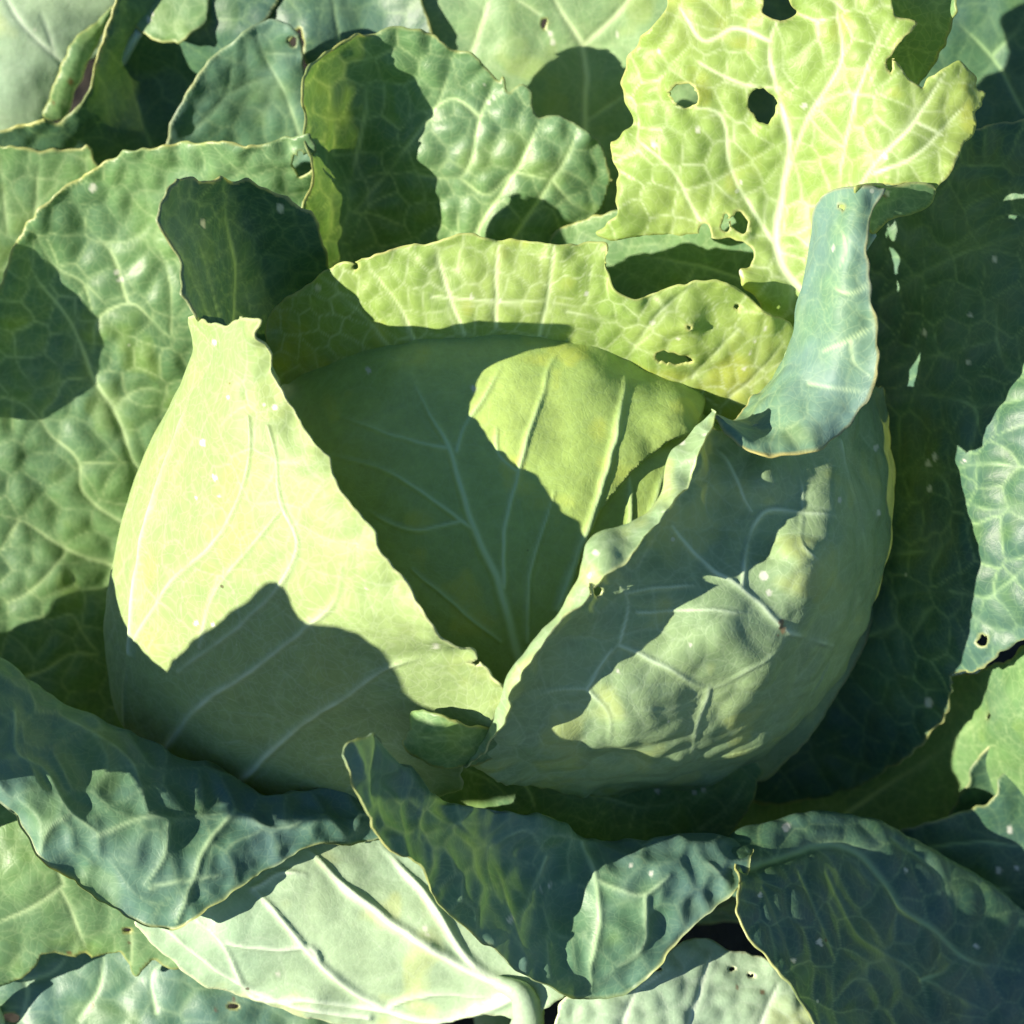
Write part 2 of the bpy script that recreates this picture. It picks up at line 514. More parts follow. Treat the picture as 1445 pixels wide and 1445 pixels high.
def tube(name, pts, radii, mat, parent, seg=10, photo=True, flat=1.0):
    P = np.array(pts, float)
    P = unproject(P) if photo else P
    c = chord(P); t = np.linspace(0, c[-1], max(6, int(c[-1] / PX / 9)))
    Q = hermite(P, c, t); r = np.interp(t, c, radii) * PX
    V = []
    up = np.array([0.13, 0.22, 0.97])
    for k in range(len(Q)):
        d = Q[min(k + 1, len(Q) - 1)] - Q[max(k - 1, 0)]; d = d / np.linalg.norm(d)
        a = np.cross(d, up); a /= np.linalg.norm(a) + 1e-9; b = np.cross(a, d)
        for j in range(seg):
            an = 2 * math.pi * j / seg
            V.append(Q[k] + r[k] * (math.cos(an) * a + flat * math.sin(an) * b))
    F = []
    for k in range(len(Q) - 1):
        for j in range(seg):
            F.append([k * seg + j, k * seg + (j + 1) % seg, (k + 1) * seg + (j + 1) % seg, (k + 1) * seg + j])
    n0 = len(V); V += [Q[0], Q[-1]]
    for j in range(seg):
        F.append([n0, (j + 1) % seg, j, j]); e = (len(Q) - 1) * seg
        F.append([n0 + 1, e + j, e + (j + 1) % seg, e + (j + 1) % seg])
    me = bpy.data.meshes.new(name)
    me.from_pydata([tuple(v) for v in V], [], [tuple(dict.fromkeys(f)) for f in F]); me.update()
    for p in me.polygons: p.use_smooth = True
    me.attributes.new('vein', 'FLOAT', 'POINT').data.foreach_set('value', np.full(len(V), 0.2, np.float32))
    me.materials.append(M[mat])
    o = bpy.data.objects.new(name, me); col.objects.link(o); o.parent = parent
    return o

def plant(label, base_px, group=None):
    o = bpy.data.objects.new('cabbage', None); col.objects.link(o)
    o.empty_display_size = 0.02
    o['label'] = label; o['category'] = 'cabbage'
    if group: o['group'] = group
    return o

# ------------------------------------------------------------------ the ground
def make_soil():
    n = 160; s = 3.0
    g = np.linspace(-1, 1, n); g = np.sign(g) * np.abs(g) ** 2.0 * s
    x, y = np.meshgrid(g, g)
    p = np.stack([x.ravel(), y.ravel(), np.zeros(n * n)], -1)
    p[:, 2] = 0.012 * vnoise(p * 18, 1) + 0.007 * vnoise(p * 55, 2) - 0.012
    i = np.arange(n * n).reshape(n, n)
    F = np.stack([i[:-1, :-1], i[:-1, 1:], i[1:, 1:], i[1:, :-1]], -1).reshape(-1, 4)
    o = link_mesh('soil', p, F, soil_material())
    o['kind'] = 'structure'
make_soil()


# ------------------------------------------------------------------ the cabbage in the middle
main = plant('large round cabbage with folded-back pale wrapper leaves and insect-eaten outer leaves', (0, 0))

def headf(off, bumps=()):
    def f(x, y):
        h = HEAD(x, y) + off
        for bx, by, r, a in bumps:
            h = h + a * np.exp(-((x - bx) ** 2 + (y - by) ** 2) / (r * r))
        return h
    return f

# the closed head
sheet('head_leaf', [(300, 640), (330, 540), (420, 465), (560, 420), (720, 405), (860, 425), (950, 480), (985, 530), (995, 570), (985, 600),
                    (950, 622), (920, 640), (885, 675), (855, 710), (832, 760), (815, 810), (795, 870), (775, 940), (765, 1000),
                    (735, 1060), (640, 1080), (520, 1010), (400, 900), (330, 800)],
      headf(6, ((980, 575, 60, 34), (840, 520, 45, 8), (930, 545, 30, -6))), 'head', main,
      veins=[(13, 4, (742, 960), (722, 890), (703, 823), (670, 749), (649, 682), (636, 637), (599, 570), (578, 525)),
             (5, 2.5, (645, 637), (649, 616), (682, 562), (707, 516)),
             (5, 2.5, (636, 633), (591, 624), (528, 604), (445, 575)),
             (5, 2.5, (670, 749), (607, 703), (549, 666), (466, 641)),
             (4, 2, (653, 736), (574, 747), (516, 720)),
             (6, 3, (711, 830), (711, 757), (732, 666), (748, 608), (765, 558), (782, 504), (800, 485)),
             (4, 2.5, (744, 906), (748, 815), (765, 749), (782, 695)),
             (9, 5, (790, 860), (802, 823), (840, 720), (865, 633), (885, 533), (889, 504)),
             (3.5, 2, (707, 906), (640, 852), (582, 803)),
             (3, 2, (732, 666), (703, 640), (701, 605))],
      net=118, netw=1.6, nets=0.16, pucker=1.2, vein_relief=2.8, ruffle=3, lump=5, jag=2, ragged=1, step=2.8, seed=3,
      spots=[(520, 523, 6), (668, 549, 7), (626, 552, 3)], label='smooth closed head leaf in the centre with a forked pale midrib')
sheet('head_leaf', [(820, 640), (900, 560), (1000, 540), (1060, 600), (1060, 680), (1000, 800), (900, 900), (800, 960), (780, 860)],
      headf(-10, ((960, 670, 60, 12),)), 'head', main,
      veins=[(6, 3, (888, 770), (890, 690), (880, 640)), (5, 3, (900, 790), (930, 690), (950, 640))],
      net=112, netw=1.5, nets=0.15, pucker=1, vein_relief=2.5, ruffle=2, lump=3, seed=4,
      label='light green head leaf tucked under the central one')

# the leaf standing up behind the head
loft('wrapper_leaf', [
    [(380, 640, -120), (560, 600, -60), (760, 590, -40), (950, 640, -60), (1080, 700, -120)],
    [(395, 570, 0), (470, 535, 40), (560, 508, 68), (660, 492, 84), (760, 488, 84), (850, 498, 72), (920, 532, 52), (1000, 572, 28), (1088, 600, 0)],
    [(382, 510, 20), (450, 470, 60), (550, 430, 104), (650, 415, 122), (750, 415, 126), (840, 430, 118), (920, 470, 100), (1010, 500, 75), (1112, 560, 30)],
    [(374, 465, 40), (385, 440, 50), (430, 405, 80), (482, 370, 110), (505, 366, 115), (560, 350, 130), (620, 341, 140), (650, 332, 145), (690, 338, 148),
     (750, 340, 150), (800, 348, 150), (857, 344, 150), (855, 375, 140), (868, 402, 135), (890, 418, 130), (930, 412, 130), (960, 400, 135), (1000, 395, 135),
     (1040, 405, 125), (1060, 422, 115), (1080, 440, 105), (1105, 452, 95), (1140, 482, 70)]],
     'lime', main, holes=[ell(950, 505, 27, 9, 0.12), ell(503, 375, 6, 7), ell(970, 457, 4, 4), ell(1042, 437, 3, 4)],
     veins=[(6, 3, (760, 481), (774, 415), (781, 346)), (5, 3, (701, 464), (701, 381), (703, 340)), (5, 3, (656, 474), (632, 415), (615, 346)),
            (5, 3, (549, 490), (505, 440), (469, 408)), (4, 3, (610, 420), (701, 426), (767, 426), (822, 433), (836, 374)),
            (5, 3, (894, 491), (947, 428), (985, 400)), (5, 3, (978, 535), (1020, 490), (1050, 459)), (5, 3, (1032, 562), (1080, 520), (1112, 477)),
            (4, 3, (800, 442), (860, 455), (898, 464)), (4, 3, (585, 480), (560, 430), (520, 380))],
     net=42, netw=1.8, nets=0.6, pucker=5.5, vein_relief=-1.5, ruffle=10, lump=5, seed=5,
     spots=[(665, 420, 4), (695, 424, 3), (705, 424, 3), (827, 415, 5), (920, 455, 6), (957, 478, 4), (448, 407, 7), (1080, 465, 3), (1065, 480, 3), (1058, 500, 3), (1050, 520, 3)],
     label='lime green upright leaf arching behind the head with an oval hole')

# the cream leaf on the sunny side, its edge standing open
cream = loft('wrapper_leaf', [
    [(340, 560, -200), (270, 700, -260), (230, 850, -320), (240, 1000, -360), (330, 1150, -400), (480, 1230, -420)],
    [(300, 490, 30), (245, 600, -60), (205, 700, -110), (185, 800, -140), (178, 900, -150), (200, 1020, -180), (300, 1160, -220), (430, 1230, -260)],
    [(276, 447, 200), (274, 490, 170), (232, 590, 95), (186, 690, 40), (163, 780, 0), (149, 880, -30), (160, 980, -60), (215, 1090, -110), (350, 1190, -160)],
    [(288, 453, 245), (298, 490, 235), (265, 600, 190), (235, 710, 150), (222, 810, 120), (220, 900, 90), (240, 990, 50), (300, 1090, 0), (420, 1180, -70)],
    [(314, 457, 290), (316, 500, 285), (315, 590, 280), (320, 710, 265), (325, 810, 240), (345, 910, 200), (380, 1000, 150), (430, 1080, 80), (500, 1160, 0)],
    [(342, 448, 330), (340, 490, 318), (350, 540, 312), (390, 650, 325), (430, 760, 332), (470, 860, 320), (510, 960, 260), (550, 1050, 170), (590, 1120, 70)],
    [(369, 451, 385), (362, 470, 378), (378, 492, 350), (388, 535, 322), (415, 578, 328), (432, 612, 340), (456, 652, 356), (490, 702, 374), (532, 772, 384), (572, 832, 378),
     (612, 882, 370), (626, 905, 355), (650, 914, 340), (672, 921, 330), (674, 935, 325), (690, 950, 315), (712, 965, 300), (704, 1005, 275), (690, 1032, 255), (660, 1060, 190), (650, 1110, 90)]],
    'cream', main, holes=[ell(668, 938, 7, 6)],
    veins=[(11, 4, (180, 920), (187, 830), (197, 761), (221, 675), (249, 599), (277, 495)),
           (7, 3, (187, 903), (242, 820), (304, 761), (339, 692), (351, 637), (349, 588)),
           (6, 3, (280, 914), (301, 837), (346, 779), (398, 716)),
           (6, 3, (249, 948), (349, 872), (398, 820), (419, 768), (394, 710), (387, 644), (377, 602)),
           (9, 4, (230, 1062), (279, 998), (358, 945), (426, 890), (470, 850), (480, 800)),
           (10, 4, (339, 1103), (415, 1032), (490, 983), (543, 945), (590, 930)),
           (4, 2, (418, 1028), (392, 1002), (400, 960), (430, 935)), 
           (6, 3, (173, 1030), (172, 980), (177, 930)), (4, 2, (450, 1075), (500, 1070), (560, 1075)), (4, 2, (340, 1010), (375, 1015), (418, 1028)),
           (4, 2, (190, 890), (200, 780), (235, 690), (262, 620))],
    net=80, netw=1.3, nets=0.3, pucker=2, vein_relief=4.0, ruffle=8, ragged=3, lump=5, seed=6, step=2.9,
    spots=[(303, 483, 5), (388, 575, 6), (286, 625, 7), (303, 674, 5), (310, 700, 4), (276, 702, 3), (322, 560, 3), (615, 912, 6), (516, 830, 4), (276, 879, 4), (301, 882, 4)],
    brown=[(324, 541, 2)], label='cream-yellow wrapper leaf standing open in full sun')
sheet('curled_tip', [(287, 462), (268, 432), (256, 395), (246, 350), (222, 312), (226, 288), (240, 262), (262, 254), (285, 258), (310, 250), (328, 262), (345, 254),
                     (372, 264), (392, 276), (412, 292), (436, 300), (450, 330), (462, 380), (455, 430), (420, 480), (370, 505), (310, 500)],
      [(225, 310, 255), (240, 262, 245), (250, 380, 250), (285, 458, 235), (310, 250, 190), (300, 330, 150), (330, 420, 90), (345, 300, 110), (390, 276, 130),
       (440, 305, 110), (400, 400, 20), (455, 400, 10), (360, 490, 40), (310, 500, 120)], 'dark', cream,  # shade inside the cup is put into the dark colour
      veins=[(10, 6, (335, 455), (338, 390), (325, 320), (322, 270)), (7, 4, (315, 450), (290, 360), (262, 300)), (7, 4, (300, 445), (265, 370), (240, 320)),
             (4, 2, (335, 400), (360, 340), (385, 300)), (4, 2, (336, 430), (390, 380), (430, 330))],
      net=45, nets=0.4, pucker=2, ruffle=5, jag=5, seed=7, spots=[(287, 316, 6), (395, 295, 9)], label='dark cupped tip of the cream leaf, seen from inside')

# the grey-green wrapper leaf on the shaded side, edge rolled outwards
wrap = loft('wrapper_leaf', [
    [(1012, 580, 270), (1002, 620, 290), (978, 662, 305), (948, 728, 335), (902, 768, 358), (858, 815, 388), (838, 838, 385), (792, 890, 372), (748, 945, 358), (718, 1010, 322), (692, 1052, 278), (655, 1082, 228)],
    [(1006, 574, 262), (965, 612, 272), (940, 655, 290), (934, 700, 300), (895, 742, 322), (838, 757, 345), (820, 800, 355), (790, 850, 348), (745, 925, 338), (712, 985, 312), (690, 1032, 268), (652, 1074, 222)],
    [(1012, 600, 225), (985, 660, 250), (945, 720, 275), (900, 775, 290), (850, 815, 305), (830, 855, 305), (790, 915, 300), (750, 965, 290), (715, 1030, 262), (660, 1085, 205)],
    [(1065, 600, 205), (1030, 690, 232), (985, 780, 258), (940, 850, 270), (890, 920, 268), (840, 990, 250), (780, 1050, 210), (700, 1098, 150)],
    [(1130, 590, 180), (1110, 700, 205), (1075, 800, 236), (1030, 890, 248), (985, 960, 236), (930, 1030, 198), (850, 1075, 140), (750, 1110, 80)],
    [(1195, 570, 130), (1190, 690, 165), (1165, 800, 204), (1125, 890, 212), (1080, 970, 190), (1030, 1035, 140), (950, 1080, 70), (830, 1115, 0)],
    [(1237, 545, 10), (1257, 670, 20), (1250, 780, 30), (1215, 880, 30), (1165, 970, 20), (1100, 1040, -10), (1010, 1095, -50), (880, 1130, -100)],
    [(1225, 560, -140), (1240, 680, -180), (1230, 800, -200), (1190, 900, -220), (1130, 1000, -240), (1050, 1080, -260), (930, 1130, -280)]],
    'wrap', main, holes=[ell(838, 832, 10, 6, 0.9)], bumps=((1135, 795, 58, 34), (1070, 765, 28, -12), (1005, 885, 62, 20), (1075, 680, 34, 20), (900, 1010, 60, 20), (1010, 990, 55, -16), (1170, 700, 35, 12), (1120, 930, 45, -12), (960, 820, 40, 8)),
    veins=[(6.2, 4.0, (1101, 883), (1048, 830), (1002, 801), (949, 743), (925, 705)), (5.5, 3.2, (1048, 825), (1052, 780), (1081, 722), (1134, 722), (1204, 727)),
           (3.1, 2.4, (1134, 722), (1134, 768), (1175, 809), (1175, 834)), (3.1, 2.4, (1134, 722), (1132, 680), (1120, 650)), (5.5, 3.2, (1188, 619), (1204, 681), (1225, 768), (1225, 821)),
           (4.7, 3.2, (986, 607), (1027, 648), (1048, 698), (1060, 722)), (6.2, 4.8, (1110, 891), (1151, 904), (1188, 916)),
           (4.7, 3.2, (875, 912), (932, 937), (1002, 974), (1064, 945), (1134, 900)), (5.5, 3.2, (1002, 974), (986, 1031), (982, 1077), (1000, 1095)),
           (3.9, 2.4, (875, 908), (883, 838), (862, 813)), (3.1, 2.4, (883, 838), (924, 830), (980, 825)), (3.1, 2.4, (900, 865), (950, 862), (1000, 860), (1070, 868)),
           (4.7, 3.2, (827, 972), (850, 935), (872, 911)), (3.9, 2.4, (827, 972), (857, 1006), (861, 1058)), (3.1, 2.4, (827, 972), (782, 975), (737, 990)),
           (3.9, 2.4, (861, 1062), (940, 1098)), (3.1, 2.4, (1002, 974), (960, 1000), (900, 1005)), (3.1, 1.6, (1060, 1010), (1100, 1000), (1150, 985))],
    net=82, netw=1.6, nets=0.28, pucker=4.5, vein_relief=2.6, ruffle=8, lump=8, seed=8, step=2.9,
    spots=[(1078, 812, 9), (1085, 836, 5), (1237, 632, 6), (1240, 725, 5), (1185, 705, 4), (872, 947, 4), (832, 812, 5), (962, 625, 6), (840, 780, 6), (975, 910, 3)],
    brown=[(1105, 888, 8), (1103, 878, 5), (1098, 896, 4)], label='grey-green wrapper leaf with a rolled edge and a brown scar')
loft('rolled_margin', [
    [(1130, 420, 60), (1120, 500, 80), (1080, 560, 100), (1040, 590, 150), (1012, 590, 200)],
    [(1172, 268, 225), (1170, 305, 215), (1158, 345, 205), (1148, 410, 200), (1142, 480, 210), (1124, 540, 222), (1108, 572, 230), (1078, 612, 235), (1045, 608, 245), (1010, 578, 255)],
    [(1216, 262, 262), (1195, 350, 265), (1190, 430, 265), (1188, 500, 258), (1165, 565, 248), (1115, 615, 250), (1060, 625, 262), (1012, 579, 260)],
    [(1246, 266, 248), (1228, 300, 258), (1224, 340, 270), (1230, 420, 275), (1240, 495, 268), (1232, 545, 256), (1205, 595, 248), (1155, 634, 248), (1100, 642, 256), (1050, 634, 264), (1020, 605, 264), (1012, 580, 262)]],
    'blue', wrap, holes=[ell(1190, 292, 6, 4, 0.5)],
    veins=[(5, 3, (1175, 312), (1192, 350), (1165, 401)), (5, 3, (1157, 495), (1201, 477), (1230, 462)), (5, 3, (1139, 540), (1180, 548), (1222, 553)), (4, 3, (1201, 477), (1205, 510), (1225, 530)),
           (4, 3, (1165, 401), (1197, 415), (1228, 400))],
    net=57, netw=1.8, nets=0.45, pucker=3.5, ruffle=7, lump=6, seed=9, rimw=3.4, spots=[(1175, 350, 5)], label='powder-blue rolled back edge of the grey-green wrapper leaf')

# lower layers of the head
sheet('wrapper_leaf', [(1195, 740), (1256, 690), (1252, 780), (1240, 850), (1222, 905), (1190, 965), (1150, 1030), (1110, 1075), (1078, 1102), (1040, 1090), (1090, 980), (1160, 880)],
      [(1200, 760, -100), (1250, 780, -160), (1222, 900, -160), (1150, 1025, -170), (1080, 1098, -180), (1100, 980, -90), (1170, 880, -90), (1050, 1090, -130)],
      'wrap', main, net=0, nets=0, pucker=0, ruffle=1, lump=2, seed=10, jag=1, label='smooth pale base of the next wrapper leaf below')
sheet('wrapper_leaf', [(520, 1040), (600, 1030), (700, 1040), (850, 1030), (980, 1060), (1040, 1060), (1074, 1080), (1066, 1110), (1045, 1165), (1000, 1200), (900, 1230), (760, 1240), (600, 1200), (500, 1120)],
      [(540, 1060, 0), (700, 1070, 10), (850, 1070, -20), (1000, 1080, -70), (1070, 1090, -120), (1040, 1165, -150), (900, 1200, -110), (700, 1200, -70), (560, 1160, -40), (800, 1130, -20)],
      'green', main, veins=[(5, 3, (700, 1075), (740, 1110), (760, 1150)), (5, 3, (770, 1110), (850, 1125), (900, 1140), (1000, 1120), (1060, 1100)), (4, 3, (900, 1140), (890, 1170)),
                            (4, 2, (640, 1080), (700, 1110), (740, 1150)), (5, 3, (990, 1170), (1030, 1140), (1060, 1090))],
      net=68, netw=1.8, nets=0.35, pucker=2.5, ruffle=3, seed=11, spots=[(928, 1115, 6), (980, 1117, 4), (992, 1115, 4)], label='shaded green wrapper leaf under the head')
sheet('inner_lobe', [(582, 1006), (600, 1004), (630, 1012), (660, 1022), (690, 1030), (720, 1030), (720, 1060), (690, 1075), (650, 1082), (610, 1078), (585, 1066), (570, 1050), (578, 1030)],
      [(582, 1006, 275), (572, 1050, 255), (600, 1040, 285), (650, 1050, 275), (700, 1050, 240), (650, 1080, 225)], 'green', main,
      veins=[(3, 2, (575, 1045), (620, 1040), (680, 1045))], net=37, nets=0.3, ruffle=3, seed=12, jag=1.5, label='small green lobe tucked between two wrapper leaves')

# the tall eaten leaf
sheet('outer_leaf', [(1080, 470), (1062, 418), (1048, 408), (1046, 380), (1062, 372), (1058, 350), (1040, 338), (1010, 335), (975, 330), (940, 332), (900, 335), (868, 340), (842, 334), (852, 318), (872, 300), (868, 275),
                     (872, 250), (862, 225), (857, 205), (872, 188), (888, 168), (878, 145), (872, 118), (882, 85), (905, 55), (925, 38), (938, 5), (948, -40), (1000, -70), (1050, -60),
                     (1068, -10), (1075, 8), (1072, 18), (1090, 26), (1105, 30), (1118, 20), (1116, -5), (1120, -50), (1180, -80), (1250, -60), (1258, 0), (1264, 24), (1280, 28), (1294, 28), (1282, 45), (1268, 62), (1262, 80),
                     (1268, 92), (1282, 108), (1298, 124), (1312, 112), (1330, 96), (1350, 86), (1366, 96), (1378, 108), (1378, 124), (1390, 130), (1388, 145), (1380, 160), (1376, 178), (1352, 220), (1322, 266), (1270, 262), (1240, 262), (1225, 300), (1210, 400), (1200, 480)],
      [(1080, 470, 30), (1200, 480, 90), (1050, 390, 80), (860, 330, 60), (1000, 330, 70), (1130, 400, 75), (1100, 300, 80), (860, 210, 80), (960, 220, 110), (1090, 200, 120), (1180, 300, 140), (1210, 400, 130), (1240, 260, 200),
       (1320, 262, 210), (1390, 130, 200), (1300, 120, 225), (1200, 150, 185), (880, 90, 100), (960, 60, 150), (1090, 60, 165), (1200, 20, 205), (1000, -70, 170), (1250, -60, 210)],
      'lime', main, holes=[ell(966, 133, 18, 16, 0.4), ell(1075, 150, 18, 25, -0.5), ell(1045, 315, 12, 18, -0.2), ell(1024, 315, 7, 15, 0.1), ell(995, 327, 8, 14, -0.4), ell(1257, 92, 4, 12, 0.2)],
      veins=[(11, 5, (1150, 430), (1108, 384), (1094, 339), (1103, 268), (1112, 201), (1094, 125), (1085, 58), (1112, 0)), (6, 4, (1103, 268), (1139, 165), (1184, 85), (1179, 0)),
             (6, 4, (1085, 58), (1035, 40), (996, 58), (956, 9)), (5, 3, (1099, 125), (1050, 120), (969, 80)), (6, 4, (1090, 339), (1032, 241), (1014, 161), (950, 150)),
             (5, 3, (987, 312), (947, 241), (890, 190)), (6, 4, (1165, 400), (1175, 339), (1188, 210), (1215, 111), (1250, 30)), (6, 4, (1195, 300), (1219, 250), (1291, 170), (1335, 103)),
             (5, 3, (1148, 380), (1139, 285), (1170, 250)), (5, 3, (1219, 250), (1290, 220), (1360, 150)), (5, 3, (1188, 210), (1160, 190), (1139, 165)), (4, 3, (1291, 170), (1310, 180), (1330, 190))],
      net=55, netw=2.0, nets=0.6, pucker=8, vein_relief=-1, ruffle=9, lump=7, jag=3.5, seed=13,
      spots=[(930, 72, 4), (923, 203, 7), (985, 183, 5), (1135, 150, 6), (870, 50, 4), (1045, 258, 4), (1250, 222, 4), (1045, 385, 6)], label='tall lime green outer leaf eaten into holes and bites')
sheet('outer_leaf', [(1205, 268), (1230, 262), (1265, 264), (1300, 262), (1322, 266), (1308, 290), (1280, 305), (1255, 312), (1230, 330), (1222, 300)],
      [(1205, 270, 262), (1322, 266, 212), (1260, 262, 240), (1260, 310, 190), (1228, 325, 200), (1300, 290, 190)], 'green', main, net=37, nets=0.3, pucker=1.5, ruffle=2, seed=14, jag=1,
      spots=[(1252, 272, 5)], brown=[(1248, 276, 4)], label='small turned-over flap at the foot of the tall eaten leaf')
sheet('outer_leaf', [(780, 330), (860, 300), (950, 290), (1060, 300), (1150, 330), (1190, 400), (1190, 520), (1100, 560), (900, 540), (780, 450)],
      [(800, 340, -130), (1000, 310, -60), (1180, 380, -40), (1150, 520, -120), (900, 500, -160)], 'green', main,
      veins=[(6, 4, (1150, 500), (1090, 420), (1000, 380), (900, 360)), (4, 3, (1060, 400), (1080, 350), (1090, 320)), (4, 3, (980, 375), (960, 420))],
      net=62, nets=0.4, seed=15, label='shaded leaf between the lime leaf and the tall eaten leaf')
sheet('outer_leaf', [(1230, -60), (1360, -60), (1354, 5), (1345, 30), (1335, 55), (1318, 85), (1300, 110), (1280, 150), (1220, 140)],
      [(1240, -40, 120), (1350, -40, 130), (1350, 10, 140), (1300, 60, 90), (1280, 140, 40), (1230, 130, 40)], 'green', main, curl=14, net=55, nets=0.3, seed=16, label='narrow curled leaf behind the tall eaten leaf')

# big outer leaves
broad = sheet('outer_leaf', [(-120, 560), (-60, 470), (0, 402), (20, 345), (48, 298), (92, 268), (138, 234), (165, 222), (190, 210), (215, 212), (250, 205), (282, 206), (312, 195), (340, 198), (372, 200), (410, 192), (440, 188), (446, 210), (440, 240), (470, 300),
                     (470, 430), (450, 560), (400, 700), (340, 900), (300, 1060), (150, 1080), (-60, 1060), (-140, 800)],
      [(-100, 560, -190), (0, 402, -150), (48, 298, -110), (190, 210, -50), (312, 195, -5), (440, 190, 10), (120, 330, -140), (300, 300, -105), (440, 330, -110), (100, 480, -195), (260, 480, -195), (190, 660, -270),
       (60, 650, -240), (-60, 750, -240), (60, 860, -265), (160, 930, -310), (300, 900, -380), (0, 1030, -260), (420, 600, -330)],
      'green', main, holes=[[(418, 214), (436, 214), (446, 222), (438, 240), (424, 250), (416, 240)]],
      veins=[(7.9, 3.6, (205, 690), (190, 658), (159, 578), (138, 547), (114, 491), (86, 436), (55, 398), (35, 350)), (5.0, 2.9, (190, 745), (166, 734), (114, 689), (111, 654), (62, 602), (59, 585), (76, 568), (90, 540), (135, 537)),
             (5.8, 2.9, (165, 800), (152, 796), (93, 775), (28, 734), (0, 727)), (3.6, 2.2, (111, 654), (150, 656), (190, 658)), (3.6, 2.9, (130, 500), (142, 446), (180, 429), (242, 477), (275, 480)), (4.3, 2.2, (180, 429), (145, 343), (131, 332), (97, 270)),
             (2.9, 2.2, (145, 343), (173, 343), (211, 311), (204, 277), (190, 225)), (3.6, 2.2, (48, 332), (83, 381), (114, 398), (131, 446)), (3.6, 2.2, (93, 779), (60, 820), (38, 838), (0, 855)), (4.3, 2.2, (140, 925), (111, 921), (59, 948), (0, 965)),
             (3.6, 2.2, (140, 920), (115, 890), (104, 869), (60, 880)), (3.6, 2.2, (159, 578), (200, 550), (245, 560)), (3.6, 2.2, (28, 734), (10, 760), (0, 775)), (3.6, 2.2, (62, 602), (30, 570), (0, 560)), (2.9, 2.2, (242, 477), (240, 400), (215, 330))],
      net=62, netw=1.5, nets=0.6, pucker=10, vein_relief=-1.5, ruffle=8, lump=9, jag=3, seed=17, rimw=3.0, spots=[(131, 265, 9), (170, 395, 6), (165, 385, 4)], label='broad mid-green outer leaf spreading beside the cream leaf')
sheet('outer_leaf', [(432, 175), (432, 125), (440, 92), (468, 66), (500, 50), (522, 50), (548, 40), (570, 42), (592, 46), (618, 54), (638, 72), (662, 74), (688, 96), (700, 116), (708, 106), (718, 132), (736, 118), (750, 140), (760, 165), (790, 164), (820, 178),
                     (846, 205), (860, 238), (858, 275), (840, 308), (810, 335), (780, 420), (700, 500), (520, 520), (440, 480), (425, 330), (440, 250)],
      [(434, 130, 30), (445, 85, 20), (440, 240, 10), (475, 120, -50), (470, 230, -80), (520, 50, -30), (590, 46, -35), (700, 110, -70), (790, 165, -70), (858, 250, -110), (810, 330, -150), (480, 220, -110), (560, 200, -105), (660, 240, -105), (760, 250, -95), (520, 380, -190), (680, 380, -170), (600, 500, -250)],
      'green', main, veins=[(6, 4, (660, 350), (677, 318), (729, 239), (760, 173)), (6, 4, (720, 345), (736, 322), (780, 255), (805, 214), (815, 185)), (5, 4, (590, 250), (646, 253), (677, 166), (698, 114)), (5, 3, (646, 253), (687, 277), (718, 249), (780, 255)),
                            (6, 4, (488, 400), (490, 346), (507, 208), (518, 149), (520, 60)), (5, 3, (469, 346), (476, 166), (470, 80)), (5, 3, (505, 300), (563, 221), (620, 140), (640, 80)), (5, 3, (780, 255), (810, 290), (830, 300)), (5, 3, (677, 166), (640, 140), (600, 160))],
      net=58, netw=1.7, nets=0.65, pucker=12, vein_relief=-2, ruffle=5, lump=7, jag=3, seed=18, rimw=3.0, spots=[(690, 145, 5), (697, 138, 4), (684, 120, 3)], label='scalloped mid-green outer leaf with a torn top edge')
sheet('outer_leaf', [(1150, 330), (1230, 300), (1290, 232), (1345, 192), (1400, 172), (1480, 165), (1600, 180), (1640, 500), (1600, 800), (1530, 880), (1470, 895), (1440, 908), (1412, 922), (1385, 946), (1360, 955), (1345, 965), (1338, 1000), (1312, 1040), (1270, 1076),
                     (1222, 1104), (1150, 1128), (1080, 1135), (1010, 1100), (1050, 900), (1100, 600)],
      [(1150, 340, -220), (1290, 235, -60), (1400, 172, 20), (1600, 200, 120), (1600, 800, 210), (1445, 905, 60), (1345, 965, -70), (1280, 1055, -230), (1222, 1104, -290), (1080, 1130, -330), (1050, 900, -340), (1120, 600, -320), (1250, 500, -130), (1310, 500, -40), (1400, 450, 50),
       (1262, 750, -110), (1350, 740, 25), (1440, 700, 110), (1400, 600, 90), (1330, 880, -30), (1200, 950, -230)],
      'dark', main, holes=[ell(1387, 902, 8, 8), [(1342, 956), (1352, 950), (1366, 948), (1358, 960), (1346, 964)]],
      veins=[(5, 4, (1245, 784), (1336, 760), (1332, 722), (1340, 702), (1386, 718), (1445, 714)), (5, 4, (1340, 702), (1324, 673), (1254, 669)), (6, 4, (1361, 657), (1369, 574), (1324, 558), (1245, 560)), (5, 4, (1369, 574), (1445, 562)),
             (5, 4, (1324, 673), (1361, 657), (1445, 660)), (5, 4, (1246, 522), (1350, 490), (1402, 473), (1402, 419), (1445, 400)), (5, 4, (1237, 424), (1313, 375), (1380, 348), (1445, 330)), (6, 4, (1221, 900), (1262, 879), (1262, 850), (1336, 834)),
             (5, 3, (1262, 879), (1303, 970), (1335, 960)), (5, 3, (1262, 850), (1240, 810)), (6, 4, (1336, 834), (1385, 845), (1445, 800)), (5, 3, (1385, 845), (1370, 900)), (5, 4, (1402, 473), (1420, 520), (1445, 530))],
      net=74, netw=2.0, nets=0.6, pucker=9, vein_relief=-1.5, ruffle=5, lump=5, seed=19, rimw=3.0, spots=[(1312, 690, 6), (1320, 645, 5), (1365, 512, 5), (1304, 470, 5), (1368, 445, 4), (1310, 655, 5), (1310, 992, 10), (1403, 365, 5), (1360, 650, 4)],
      label='large dark blue-green outer leaf on the shaded side of the head')

